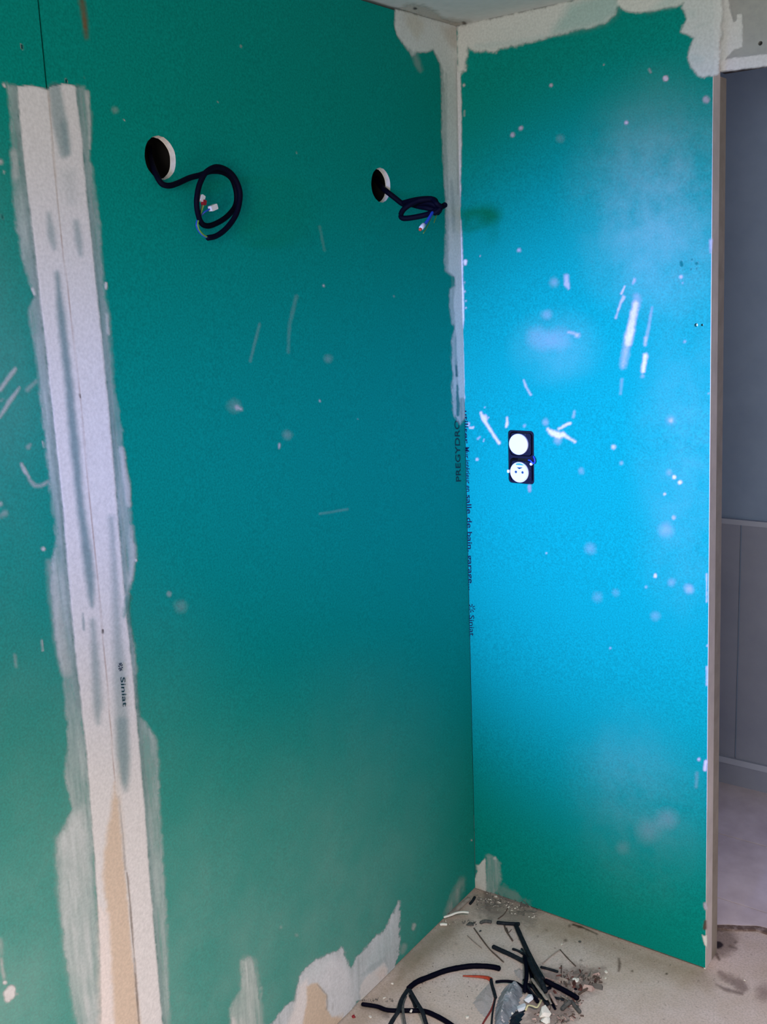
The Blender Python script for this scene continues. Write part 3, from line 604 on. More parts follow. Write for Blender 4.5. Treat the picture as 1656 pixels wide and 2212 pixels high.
ctop.build('corner_compound', BACK, wb, cell=.0026, h=.0006, relief=.0014)

foot = Coat()       # scrap of tape and compound at the foot of the corner
foot.poly([(1026, 1920), (1025, 1900), (1031, 1880), (1030, 1870), (1036, 1866), (1042, 1860), (1048, 1853), (1049.5, 1880), (1050.5, 1927), (1036, 1921)], 1.8, .95, (.60, .59, .56), 1.8)
foot.poly([(1026, 1919), (1026, 1900), (1034, 1908), (1042, 1922)], 5, .5, (.50, .43, .35), 3)
foot.poly([(1050, 1850), (1056, 1846), (1062, 1850), (1072, 1853), (1080, 1864), (1082, 1900), (1078, 1915), (1068, 1928), (1056, 1935), (1050, 1930)], 4, .42, (.52, .60, .58), 4, .6)
foot.line([(1069, 1853, 6)], 2, .5, WHITE, 2).line([(1030, 1870, 5), (1031, 1877, 5)], 2, .6, (.5, .55, .52), 2)
foot.poly([(1070, 1925), (1085, 1912), (1110, 1925), (1140, 1950), (1130, 1955), (1090, 1940)], 8, .28, (.45, .46, .44), 10)
foot.line([(1071, 1936, 8)], 2, .6, (.6, .6, .57), 2)
foot.build('plaster_scrap', BACK, wb, cell=.0022, h=.0012, relief=.002)

scuff = Coat()
S_ = (.60, .53, .60)
for P, fe, op in (
    ([(1372, 656, 12), (1364, 700, 16), (1356, 740, 14)], 5, .85), ([(1360, 720, 15), (1350, 765, 12), (1345, 790, 10)], 7, .4), ([(1343, 820, 4), (1340, 850, 3)], 4, .25), ([(1375, 640, 14), (1378, 660, 10)], 6, .25),
    ([(1349, 619, 4), (1342, 634, 5)], 2, .75), ([(1347, 642, 7), (1340, 655, 5), (1330, 686, 4)], 2.5, .6), ([(1370, 604, 6), (1367, 612, 4)], 3, .5), ([(1408, 664, 4), (1401, 705, 6), (1395, 735, 5)], 3, .28), ([(1394, 730, 5), (1393, 745, 6)], 3, .45),
    ([(1393, 769, 11), (1391, 785, 10), (1389, 802, 7)], 3.5, .9), ([(1387, 812, 6)], 4, .35), ([(1223, 598, 11), (1224, 612, 11), (1228, 622, 5)], 4, .55), ([(1197, 610, 14)], 9, .2), ([(1228, 718, 4), (1240, 720, 6), (1246, 724, 11)], 4, .5), ([(1180, 680, 16)], 9, .2), ([(1162, 730, 40), (1175, 735, 40)], 16, .14), ([(1208, 732, 40)], 18, .13),
    ([(1184, 928, 8), (1195, 936, 14), (1208, 941, 15), (1216, 938, 10)], 4, .95), ([(1207, 927, 5), (1218, 920, 7), (1231, 914, 5)], 2.5, .8), ([(1214, 938, 7), (1228, 946, 7), (1241, 954, 6)], 2.5, .8), ([(1204, 952, 10)], 8, .35), ([(1178, 912, 10)], 6, .3), ([(1240, 890, 5), (1238, 900, 4)], 3, .35), ([(1325, 965, 9)], 3.5, .65), ([(1342, 1000, 6)], 4, .35),
    ([(1038, 892, 5), (1044, 904, 9), (1052, 918, 7), (1060, 930, 6), (1070, 946, 6), (1078, 957, 5)], 2.2, .9), ([(1048, 899, 6), (1049, 905, 8)], 2, .7), ([(1055, 902, 3)], 1.5, .6), ([(1047, 880, 3)], 1.5, .5), ([(1095, 903, 5), (1095, 915, 6), (1093, 922, 3)], 2, .85), ([(1131, 821, 3), (1136, 836, 5), (1146, 852, 4)], 2.5, .6), ([(1012, 915, 5), (1011, 919, 4)], 2, .55), ([(1015, 924, 4), (1021, 924, 4), (1023, 922, 3)], 1.5, .8), ([(1032, 948, 4), (1036, 944, 3)], 2, .4), ([(1044, 953, 3.5), (1045, 949, 3)], 1.5, .5), ([(1030, 992, 6)], 1.8, .7), ([(1133, 920, 6)], 3, .4),
    ([(1438, 169, 11)], 2.5, .95), ([(1524, 215, 13)], 4, .55), ([(1352.5, 265, 9)], 2.5, .9), ([(1125, 277, 9)], 2.5, .75), ([(1107, 291, 10)], 3, .65), ([(1190, 184, 5)], 2, .8), ([(1402, 150, 4), (1405, 156, 3)], 2, .4), ([(1304, 140, 3)], 1.5, .6), ([(1121, 540, 8)], 3, .55), ([(1037, 553, 3)], 1.5, .5), ([(1471, 598, 6)], 2.5, .75), ([(1474, 611, 4)], 2, .4), ([(1449, 908, 8)], 4, .5), ([(1479, 738, 5)], 3, .4), ([(1530, 850, 4)], 2, .4), ([(1535, 520, 6), (1534, 545, 4)], 3, .5),
    ([(1456, 1031, 7)], 2.2, .9), ([(1468, 1042, 8)], 2.5, .9), ([(1435, 1067, 5)], 2, .75), ([(1455, 1118, 7)], 3, .5), ([(1438, 1145, 26)], 12, .2), ([(1445, 1021, 10)], 6, .2), ([(1415, 1241, 5), (1415, 1245, 6)], 2, .85), ([(1488, 1272, 16)], 8, .35), ([(1450, 1258, 12)], 8, .2), ([(1395, 1268, 4)], 3, .35), ([(1415, 1330, 14)], 9, .15), ([(1330, 1280, 10)], 8, .12), ([(1275, 1185, 18)], 10, .15), ([(1290, 1290, 16)], 10, .12), ([(1448, 907, 16)], 9, .15), ([(1318, 1400, 4)], 2, .4), ([(1255, 1017, 10)], 6, .2), ([(1180, 1195, 3)], 1.5, .5),
    ([(1524, 1645, 7), (1522, 1662, 8)], 2.2, .9), ([(1509, 1640, 6)], 2.5, .7), ([(1505, 1670, 4), (1503, 1700, 3)], 5, .2), ([(1522, 1952, 5), (1524, 1962, 6)], 2.5, .7), ([(1526, 1240, 3), (1526, 1300, 3)], 1.5, .6), ([(1526, 1440, 3), (1526, 1480, 3)], 1.5, .6), ([(1528, 1395, 5)], 2, .6), ([(1400, 1795, 40)], 22, .12), ([(1440, 1770, 36)], 18, .14), ([(1345, 1830, 20)], 14, .1), ([(1210, 300, 12)], 8, .12), ([(1000, 1235, 3)], 2, .2)):
    scuff.line(P, fe, op, S_, min(3, fe * .8))
scuff.poly([(1515, 2018), (1521, 2022), (1526, 2020), (1527, 2048), (1521, 2040)], 1.6, .95, (.74, .73, .68), 1)
scuff.line([(1523, 1990, 4), (1522, 2004, 7)], 2.5, .75, (.14, .07, .05), 1.5)
for P, fe, op in (([(1471, 566, 5), (1472, 573, 6)], 2.5, .75), ([(1494, 561, 4)], 2, .5), ([(1504, 569, 5)], 2.5, .65), ([(1492, 581, 3)], 2, .4), ([(1504, 580, 3)], 2, .35)): scuff.line(P, fe, op, (.0, .16, .14), 1)
scuff.line([(1143, 1051, 8), (1143.5, 1060, 6)], 2, .55, (.42, .36, .36), 1.5)
scuff.build('wall_marks', BACK, wb, cell=.0024, h=.0005, relief=.0007)['kind'] = 'stuff'

lp = Coat()         # compound on the lintel
lp.poly([(1548, -12), (1573, -5), (1577, 20), (1579, 34), (1585, 47), (1590, 46), (1592, 32), (1603, 29), (1604, 102), (1584, 108), (1569, 126), (1553, 150), (1547, 152)], 2.5, .88, (.66, .70, .68), 2)
lp.poly([(1553, 155), (1560, 132), (1570, 127), (1584, 124.5), (1660, 116), (1665, 143), (1600, 150)], 2.5, .88, (.68, .70, .69), 2)
lp.line([(1550, -5, 10), (1550, 60, 9), (1549, 150, 8)], 4, .5, (.42, .48, .45), 2)
lp.line([(1558, 72, 10), (1556, 85, 8)], 4, .5, (.38, .42, .40), 3)
lp.build('lintel_compound', LINT, wb, cell=.0024, h=.0008, relief=.0012)

cc = Coat()         # compound on the ceiling by the corner
cc.poly([(855, 19), (880, 8), (920, 12), (945, 26), (958, 40), (990, 52), (984, 57), (940, 44), (900, 31)], 6, .5, (.50, .49, .43), 5)
cc.poly([(940, 40), (985, 42), (1015, 46), (990, 56), (960, 50)], 7, .4, (.33, .30, .25), 4)
cc.line([(895, 18, 6), (899, 18, 4)], 1.5, .9, (.05, .05, .05), 1).line([(1001, 49, 6), (1004, 50, 4)], 1.5, .8, (.07, .07, .06), 1)
cc.build('ceiling_compound', CEIL, ce, cell=.003, h=.0006)

# ------------------------------------------------------------------ printed lettering
def text(s, plane, p0, p1, q0, q1, parent, bold=.0, lift=.0007, m='ink'):
    """flat print: text runs p0 -> p1 on its baseline (pixels), q0 -> q1 the letter height across"""
    cu = bpy.data.curves.new('t', 'FONT'); cu.body = s; cu.offset = bold; cu.resolution_u = 3
    o = bpy.data.objects.new('t', cu); COL.objects.link(o)
    dg = bpy.context.evaluated_depsgraph_get(); me = bpy.data.meshes.new_from_object(o.evaluated_get(dg))
    bpy.data.objects.remove(o); bpy.data.curves.remove(cu)
    co = np.array([v.co[:] for v in me.vertices]); x = co[:, 0]; y = co[:, 1]
    x = (x - x.min()) / (x.max() - x.min()); y = y / .7
    a, b = plane.uv(*p0), plane.uv(*p1); q = plane.uv(*q1) - plane.uv(*q0)
    uv = a + x[:, None] * (b - a) + y[:, None] * q
    P = [plane.at(u, v, lift) for u, v in uv]
    for v, p in zip(me.vertices, P): v.co = p
    me.name = 'printed_text'
    return link('printed_text', me, m, parent)
text('PREGYDRO', LEFT, (994.5, 1040), (991, 908), (994, 975), (983.5, 975), wl, .008, .0007, 'ink_faded')
text('utiliser', BACK, (1000.5, 887), (1002.5, 958), (1000, 920), (1010, 920), wb, .014)
text('Mur intérieur en', BACK, (1002.7, 966), (1006.6, 1062), (1003, 1010), (1013.5, 1010), wb, .014)
text('salle de bain, garage...', BACK, (1007, 1069), (1012, 1275), (1006, 1160), (1016.5, 1160), wb, .014)
text('Siniat', BACK, (1013, 1329), (1014, 1374), (1010, 1350), (1021, 1350), wb, .004)
text('Siniat', LEFT, (257.5, 1462), (263, 1526), (258, 1490), (268, 1490), wl, .004, .0030, 'ink_faded')
def burst(plane, cx_, cy_, rx, ry, parent, lift=.0007):
    V, F = [], []; c = plane.uv(cx_, cy_)
    for k in range(8):
        a = math.pi * 2 * k / 8 + .2; d = np.array([math.cos(a), math.sin(a)]); e = np.array([-d[1], d[0]])
        px2 = lambda r, t: plane.at(*plane.uv(cx_ + d[0] * rx * r + e[0] * t, cy_ + d[1] * ry * r + e[1] * t), lift)
        n = len(V); V += [px2(.3, -.5), px2(1, -1.1), px2(1.05, 1.1), px2(.3, .5)]; F.append((n, n + 1, n + 2, n + 3))
    return mesh('printed_emblem', V, F, 'ink', parent)
burst(BACK, 1018, 1314, 8, 9, wb); burst(LEFT, 258, 1440, 5, 9, wl, .0030)

# ================================================================== SOCKET
sk = empty('wall_socket', BACK.at((bx0 + bx1) / 2, (bz0 + bz1) / 2))
tag(sk, 'unfinished black double socket box with a white blank disc above a white outlet', 'socket')
sk_inv = lambda o: setattr(o, 'matrix_parent_inverse', sk.matrix_basis.inverted())
def sp(o): o.parent = sk; o.matrix_parent_inverse = Matrix.Translation(-Vector(sk.location)); return o
def disc(name, px, py, rx, ry, h0, h1, m, n=36, dish=0.0):
    c = BACK.uv(px, py); ru = abs(BACK.uv(px + rx, py)[0] - BACK.uv(px - rx, py)[0]) / 2; rv = abs(BACK.uv(px, py + ry)[1] - BACK.uv(px, py - ry)[1]) / 2
    V, F = [], []
    for h, k in ((h0, 1.0), (h1 - .001, 1.0), (h1, .95), (h1 - dish, .84 if dish else .5)):
        V += [BACK.at(c[0] + ru * k * math.cos(2 * math.pi * i / n), c[1] + rv * k * math.sin(2 * math.pi * i / n), h) for i in range(n)]
    F = [(r * n + i, r * n + (i + 1) % n, (r + 1) * n + (i + 1) % n, (r + 1) * n + i) for r in range(3) for i in range(n)]
    F += [tuple(range(3 * n, 4 * n)), tuple(range(n))[::-1]]
    return sp(mesh(name, V, F, m))
e_ = .0008
sp(prism('mounting_box', BACK, rrect(bx0 + e_, bz0 + e_, bx1 - e_, bz1 - e_, .010), .0435, 'box', None, [rrect(bx0 + .004, (bz0 + bz1) / 2 + .003, bx1 - .004, bz1 - .004, .012), rrect(bx0 + .004, bz0 + .004, bx1 - .004, (bz0 + bz1) / 2 - .003, .012)], h0=-.001))
for pyc, pxc, in ((959.4, 1121.5), (1019.6, 1123)):
    c = BACK.uv(pxc + 3.5, pyc); r = .0295
    fr = sp(prism('mechanism_frame', BACK, rrect(c[0] - r, c[1] - r * .98, c[0] + r, c[1] + r * .98, .007), .006, 'box', None, h0=.0002))
    for dx_, dz_ in ((.026, .012), (.026, .004), (.026, -.012), (-.027, .0), (.014, .0265), (-.01, .0265)):     # fixing slots around each frame
        s_ = sp(prism('fixing_lug', BACK, rrect(c[0] + dx_ - .0016, c[1] + dz_ - .0028, c[0] + dx_ + .0016, c[1] + dz_ + .0028, .0012), .0025, 'darkcable', None, h0=.0022))
disc('blank_disc', 1121, 959.4, 20.2, 22.6, -.001, .006, 'white')
fc = disc('outlet_face', 1122.5, 1019.8, 19.6, 22, -.001, .005, 'white', dish=.0022)
# shutter window, earth pin and the two contact holes in the outlet
a_ = BACK.uv(1115, 999.3); b_ = BACK.uv(1133, 1005)
sp(prism('shutter', BACK, rrect(a_[0], b_[1], b_[0], a_[1], .002), .004, 'shutter', None, h0=.0036))
t0, t1, t2 = BACK.uv(1117, 1009), BACK.uv(1130, 1009.3), BACK.uv(1122.5, 1013.2)
sp(prism('earth_contact', BACK, [t0, t2, t1], .003, 'pinhole', None, h0=.0036))
for hx, hy in ((1115, 1019), (1129.3, 1020.2)): disc('contact_hole', hx, hy, 2.5, 2.9, .002, .0033, 'pinhole', 14)
a_ = BACK.uv(1096.5, 1014); b_ = BACK.uv(1101.5, 1021); sp(prism('fixing_tab', BACK, rrect(a_[0], b_[1], b_[0], a_[1], .0018), .004, 'white', None, h0=.0045))
a_ = BACK.uv(1145.8, 999); b_ = BACK.uv(1151.3, 1005); sp(prism('wire_clip', BACK, rrect(a_[0], b_[1], b_[0], a_[1], .003), .004, 'white', None, h0=.0055))
P = [BACK.pt(x, y, h) for x, y, h in ((1141, 994, .003), (1145, 995, .006), (1150, 1000, .006), (1154, 1000, .006), (1155, 994, .007), (1152, 986, .004))]
sp(tube('blue_wire', spline(P, 5), .0022, 'blue'))

# ================================================================== CABLES HANGING FROM THE HOLES
def hung(name, label, origin_px): 
    o = empty(name, LEFT.pt(*origin_px)); tag(o, label, 'cable', 'cables hanging from the wall holes'); return o
def child(o, root): o.parent = root; o.matrix_parent_inverse = Matrix.Translation(-Vector(root.location)); return o
c1 = hung('electrical_cable', 'black cable coiled in an upright loop below the round hole nearer the taped joint', (346, 341))
PATH = [(322, 318, -.05), (324, 338, -.03), (331, 362, -.006), (341, 385, .010), (351, 398, .016), (366, 401, .018), (383, 396, .016), (410, 384, .016), (433, 378, .020), (455, 370, .022), (480, 372, .022), (498, 383, .021), (507, 402, .020), (511, 425, .020), (507, 447, .020), (491, 467, .020), (470, 481, .021), (450, 488, .023), (436, 483, .026), (428, 464, .030), (424.5, 439, .033), (427, 414, .034), (433, 393, .035), (445, 372, .036), (465, 361, .036), (485, 365, .036), (503, 379, .036), (515, 402, .036), (518.5, 425, .036), (513, 455, .036), (502, 477, .035), (485, 497, .034), (466, 510, .032), (448, 514, .030)]
child(tube('sheath', spline([LEFT.pt(*p) for p in PATH], 5), .0052, 'black', sides=12, axis=NL), c1)
for nm, mm, P in (('blue_wire', 'blue', [(449, 514, .030), (437, 508, .028), (428, 497, .026), (424, 486, .026), (427, 474, .026), (434, 466, .028), (442, 458, .034), (452, 452, .036)]),
                  ('earth_wire', 'greenwire', [(449, 513, .031), (438, 506, .031), (430, 496, .030), (427, 484, .029), (430, 472, .029), (434, 460, .031), (438, 448, .034), (440, 441, .036)]),
                  ('brown_wire', 'twig', [(449, 515, .029), (439, 509, .027), (431, 499, .026), (427, 488, .026), (429, 474, .027), (433, 462, .029), (435, 450, .032), (437, 440, .034)])):
    child(tube(nm, spline([LEFT.pt(*p) for p in P], 5), .0016, mm, sides=7, axis=NL), c1)
def blockbit(name, px, py, h, su, sv, sh, m, root, tilt=.5):
    c = LEFT.uv(px, py, h); ca, sa = math.cos(tilt), math.sin(tilt)
    R_ = [(c[0] + x * ca - y * sa, c[1] + x * sa + y * ca) for x, y in rrect(-su, -sv, su, sv, min(su, sv) * .35, 3)]
    return child(prism(name, LEFT, R_, sh, m, None, h0=h + sh / 2), root)
blockbit('clear_connector', 460, 448.5, .037, .0085, .0050, .009, 'clear', c1, -.3)
blockbit('clear_connector', 435.5, 428.5, .036, .0045, .0060, .008, 'clear', c1, .5)
blockbit('red_connector', 440, 437.5, .038, .0038, .0045, .007, 'red', c1, .3)

c2 = hung('electrical_cable', 'black cable bunched in a sideways loop beside the tape in the wall corner', (823, 401))
# the coil stands out from the wall: pixel along the ray meets a sheet s metres from the corner
def ws(px, py, x):      # point on the viewing line at distance x from the long wall
    return LEFT.pt(px, py, x)
PATH = [(812, 385, -.05), (820, 400, -.03), (834, 413, .010), (852, 427, .030), (871, 441, .048), (889, 442, .070), (905, 446, .090), (922, 449, .112), (938, 453, .128), (947, 450, .138), (943, 441, .140), (936, 431, .132), (910, 432, .110), (889, 440, .085), (872, 452, .065), (865.5, 464, .055), (869, 471, .060), (884, 471, .075), (916, 465, .105), (935, 458, .128), (950, 449, .142), (962, 442, .150)]
child(tube('sheath', spline([ws(*p) for p in PATH], 5), .0062, 'black', sides=12), c2)
PATH = [(871, 438, .052), (890, 433, .080), (912, 429.5, .108), (934, 430, .132), (943, 440, .146), (952, 448, .150), (945, 456, .144), (937, 461, .136)]
child(tube('sheath', spline([ws(*p) for p in PATH], 5), .0058, 'black', sides=12), c2)
PATH = [(876, 444, .058), (900, 440, .088), (922, 438, .115), (940, 444, .135), (950, 452, .140), (944, 461, .136)]
child(tube('sheath', spline([ws(*p) for p in PATH], 5), .0058, 'black', sides=12), c2)
child(tube('blue_wire', spline([ws(*p) for p in ((934, 459, .136), (928, 469, .138), (921, 480, .140), (915, 487, .141))], 5), .0036, 'blue', sides=8), c2)
for P in (((936, 461, .134), (929, 475, .136), (921, 492, .138), (914, 504, .139)), ((943, 462, .136), (940, 472, .137), (937, 481, .138))):
    child(tube('earth_wire', spline([ws(*p) for p in P], 4), .0011, 'greenwire', sides=6), c2)
p0 = np.array(ws(910.5, 489.5, .142))
child(tube('clear_connector', [np.array(ws(914.5, 486, .1412)), np.array(ws(909, 493, .1425))], .0054, 'clear', sides=8), c2)
child(tube('red_connector', [np.array(ws(908.5, 494, .1426)), np.array(ws(906.5, 496.5, .143))], .0035, 'orange', sides=8), c2)

# ================================================================== DEBRIS ON THE FLOOR
def fpt(x, y, z=0.0): return FLOOR.pt(x, y, z)
def offcut(name, label, cat, pts, wpx, m, group=None, z=None, sides=9, flat=1.0, taper=None, n=5, wob=.04):
    """piece lying on the floor; pts (px, py[, extra height]); wpx its width in pixels"""
    r = wpx / 2 / pxm(fpt(*pts[0][:2]))
    P = []
    for p in pts:
        e = (p[2] if len(p) > 2 else 0) + (z or 0); hh = r * flat + .0005 + e; P.append(fpt(p[0], p[1], hh))
    o = tube(name, spline(P, n), r, m, None, sides, flat, taper, wob)
    # origin at its first point
    c = Vector(P[0]); c.z = min(v.co.z for v in o.data.vertices)
    o.data.transform(Matrix.Translation(-c)); o.location = c
    return tag(o, label, cat, group)
GC = 'cable offcuts in the corner pile'; GT = 'wood splinters and twigs on the floor'; GF = 'white foam scraps in the pile'
offcut('cable_offcut', 'long arched black cable curving over the bare floor towards the pile', 'cable', [(882, 2135), (900, 2121), (932, 2108), (958, 2098), (985, 2091.5), (1017, 2087), (1045, 2087), (1065, 2089), (1078, 2092)], 11.5, 'black', GC)
offcut('cable_offcut', 'straight dark cable running under the flattened sheath strips', 'cable', [(782, 2169), (814, 2174), (838, 2182), (881, 2183), (915, 2184), (941, 2194), (966, 2208), (985, 2222)], 11, 'black', GC, taper=(.75, 1.0))
offcut('sheath_strip', 'flattened sheath strip hanging leftmost from the near end of the arched cable', 'cable', [(881, 2137, .004), (868, 2158, .008), (860, 2184, .013), (850, 2200, .004), (840, 2218)], 10, 'darkcable', 'sheath strips by the arched cable', flat=.45, z=.006)
offcut('sheath_strip', 'flattened sheath strip slanting right from the near end of the arched cable', 'cable', [(884, 2138, .004), (898, 2162, .009), (912, 2186, .013), (918, 2205, .005), (924, 2222)], 9, 'darkcable', 'sheath strips by the arched cable', flat=.5, z=.006)
offcut('sheath_strip', 'thin middle sheath strip curving down between two wider dark strips', 'cable', [(876, 2152, .004), (870, 2170, .010), (871, 2190, .012), (876, 2222)], 6, 'greycable', 'sheath strips by the arched cable', flat=.5, z=.007)
offcut('sheath_strip', 'short dark strip lying under the right slanting strip and beside the pale square chip', 'cable', [(886, 2150), (893, 2163), (897, 2175)], 8, 'darkcable', 'sheath strips by the arched cable', flat=.4, z=.001)
offcut('cable_offcut', 'short dark cable end at the back of the pile, nearest the short wall', 'cable', [(1074, 1993), (1095, 1995), (1121, 1996)], 7.5, 'darkcable', GC)
offcut('cable_offcut', 'long dark cable running from the back of the pile into its middle', 'cable', [(1114, 1999), (1124, 2022), (1134, 2044), (1143, 2063), (1154, 2084, .004), (1164, 2102, .008), (1172, 2115, .01)], 10, 'darkcable', GC)
offcut('cable_offcut', 'thick dark cable piece slanting into the pile from its left', 'cable', [(1065, 2045), (1082, 2053), (1100, 2061), (1118, 2070), (1135, 2079, .003)], 9.5, 'darkcable', GC)
offcut('cable_offcut', 'short thin dark cable end just above the thick slanting piece', 'cable', [(1107, 2050), (1119, 2054), (1131, 2062)], 5, 'darkcable', GC)
offcut('cable_offcut', 'upright dark cable length at the left edge of the central bundle', 'cable', [(1133, 2066), (1136, 2086, .006), (1137, 2108, .01), (1134, 2128, .006), (1133, 2142)], 9, 'black', GC, z=.008)
offcut('cable_offcut', 'dark cable in the thick of the central bundle under the grey splinters', 'cable', [(1142, 2072), (1150, 2092, .004), (1161, 2110, .008), (1172, 2128, .006), (1178, 2142)], 11, 'darkcable', GC, z=.012)
offcut('cable_offcut', 'black cable crossing the bundle and ending at the white foam', 'cable', [(1130, 2130), (1141, 2141), (1152, 2152), (1161, 2164)], 8, 'black', GC, z=.002)
offcut('cable_offcut', 'black cable lying slantwise right of the bundle, thickest of the straight pieces', 'cable', [(1178, 2119, .003), (1196, 2128), (1214, 2137), (1232, 2147), (1247, 2156)], 11, 'black', GC)
offcut('cable_offcut', 'short dusty grey cable stub pointing to the lower right of the pile', 'cable', [(1234, 2164), (1243, 2175), (1252, 2186)], 8.5, 'greycable', GC)
offcut('cable_offcut', 'short dusty grey cable stub leaning towards the yellow strip', 'cable', [(1214, 2179), (1222, 2171), (1231, 2164, .004)], 9.5, 'greycable', GC, z=.002)
offcut('cable_offcut', 'dash shaped dark cable piece behind the pile, centre of three', 'cable', [(1038, 1993), (1047, 1990), (1060, 1991.5)], 7, 'greycable', GC)
offcut('cable_offcut', 'thin black cable lying between the bundle and the faint twig', 'cable', [(1168, 2089), (1184, 2093), (1204, 2099)], 5.5, 'darkcable', GC)
offcut('cable_offcut', 'black cable running from the orange shard down to the red brown wire', 'cable', [(1060, 2116), (1063, 2130), (1067, 2143), (1070, 2155)], 7, 'darkcable', GC)
offcut('cable_offcut', 'thin black cable from the orange shard across the film to the bundle', 'cable', [(1071, 2121), (1085, 2119.5), (1102, 2120), (1115, 2123), (1128, 2131, .004)], 6, 'black', GC, z=.004)
for lab, P, wv, mm, zz in (
    ('dark strip leaning at the upper left of the central bundle', [(1126, 2049), (1133, 2060), (1142, 2074)], 5, 'darkcable', .010),
    ('dark strip down the middle of the central bundle', [(1140, 2078), (1146, 2100), (1152, 2122), (1160, 2140)], 8, 'black', .004),
    ('dark strip crossing low under the longest splinter', [(1140, 2126), (1156, 2134), (1172, 2138), (1188, 2133)], 9, 'black', .002),
    ('dark strip at the lower end of the central bundle', [(1150, 2128), (1162, 2146), (1174, 2158), (1182, 2170)], 9, 'darkcable', .003),
    ('blue black strip reaching the yellow strip', [(1131, 2116), (1140, 2132), (1150, 2146), (1160, 2156)], 6, 'darkcable', .008),
    ('dark strip right of the bundle under the pink splinter', [(1160, 2098), (1170, 2112), (1182, 2124)], 8, 'black', .004),
    ('short dark strip between cream foam and grey stubs', [(1184, 2158), (1192, 2168), (1199, 2180)], 6, 'black', .001),
    ('dark strip lying below the black slanting cable', [(1196, 2155), (1206, 2157), (1217, 2160)], 7, 'darkcable', .001)):
    offcut('sheath_strip', lab, 'cable', P, wv, mm, 'sheath strips in the central bundle', z=zz, flat=.5)
offcut('wire', 'red brown wire curving down beside the clear film sheet', 'wire', [(1069, 2154), (1065, 2170), (1058, 2186), (1048, 2202), (1038, 2220)], 4, 'redwire')
offcut('wire', 'thin dark wire hanging down over the grey crumpled film', 'wire', [(1070, 2155), (1066, 2174), (1063, 2194), (1061, 2220)], 4, 'darkcable', z=.004)
offcut('plastic_shard', 'orange red plastic shard pointing left in front of the arched cable', 'plastic scrap', [(1000, 2108), (1016, 2108.5), (1036, 2109.5), (1052, 2112), (1060, 2116)], 10, 'orange', flat=.6, taper=(.35, 1.1))
for lab, P, wv, mm in (
    ('long brown twig lying left of the slanting cable piece', [(1023.5, 2005), (1040, 2028), (1058, 2051), (1074, 2066), (1087, 2078)], 2.8, 'twig'),
    ('faint thin twig left of the long brown twig', [(1009, 2021), (1022, 2033), (1040, 2048)], 1.8, 'wood'),
    ('short brown twig hanging below the cable end nearest the short wall', [(1089, 1999), (1094, 2012), (1107, 2032)], 3.6, 'twig'),
    ('hair thin twig crossing the cable end nearest the short wall', [(1075, 1985), (1088, 1975), (1096, 1962)], 2.2, 'twig'),
    ('pale twig rising from the bundle to a bent tip on the right', [(1172, 2081), (1190, 2065), (1208, 2052)], 2.6, 'wood'),
    ('thin dark twig descending from the bent tip', [(1209, 2051), (1224, 2068), (1243, 2087)], 2.4, 'twig'),
    ('upright pinkish stick among the crumbs, left of two', [(1212, 2086), (1212, 2104), (1212, 2124)], 2.6, 'twig'),
    ('slanting pinkish stick among the crumbs, right of two', [(1225, 2099), (1230, 2114), (1236, 2131)], 2.6, 'pinkwood'),
    ('pink splinter lying over the near slanting black cable', [(1172, 2110), (1190, 2116), (1208, 2121)], 3.2, 'pinkwood'),
    ('twig at the far right edge of the litter', [(1250, 2147), (1264, 2138), (1278, 2131)], 4.5, 'twig'),
    ('thin twig left of the dark cable with a loose strand', [(1104, 2008), (1098, 2014), (1094, 2004)], 1.8, 'twig')):
    offcut('twig', lab, 'twig', P, wv, mm, GT, sides=6, wob=.15)
for lab, P, wv, mm, zz in (
    ('longest pale grey splinter lying across the bundle', [(1148, 2114), (1158, 2128), (1170, 2144), (1181, 2159)], 7, 'wood', .022),
    ('pinkish white splinter right of the longest splinter', [(1188, 2145), (1195, 2157), (1202, 2170)], 8, 'pinkwood', .008),
    ('grey splinter between the two palest splinters', [(1176, 2142), (1183, 2154), (1190, 2168)], 5, 'wood', .012),
    ('thin pale splinter leaning on the end of the long back cable', [(1163, 2089), (1168, 2098), (1174, 2108)], 5, 'wood', .012),
    ('pale strip by the dusty grey stubs', [(1212, 2151), (1224, 2158), (1234, 2166)], 4.5, 'wood', .004)):
    offcut('wood_splinter', lab, 'splinter', P, wv, mm, GT, sides=5, flat=.45, z=zz, wob=.15)
offcut('wood_batten', 'greyish wooden stick lying along the foot of the long wall by the corner', 'stick', [(974, 1976), (988, 1963), (1002, 1950), (1012, 1942)], 12, 'wood', sides=6, flat=.7)
offcut('cable_offcut', 'short dark stub beside the stick in the corner', 'cable', [(1015, 1952), (1021, 1945), (1025, 1938)], 6, 'darkcable', GC)
offcut('trim_scrap', 'bent white plastic strip propped near the corner, longest white scrap', 'scrap', [(959, 1981), (972, 1977, .003), (985, 1972, .006), (998, 1970, .006), (1011, 1971, .004)], 6.5, 'foam', flat=.5, z=.006)
offcut('trim_scrap', 'stubby white scrap touching the foot of the long wall', 'scrap', [(951, 1997), (957, 1996.5), (964, 1997)], 7.5, 'foam', flat=.7)
offcut('pale_strip', 'pale yellow curled strip between two white foam scraps', 'scrap', [(1135, 2182), (1140, 2172, .004), (1150, 2173, .008), (1159, 2176, .008), (1165, 2168, .006), (1169, 2160)], 4.5, 'yellow', flat=.5, z=.004)

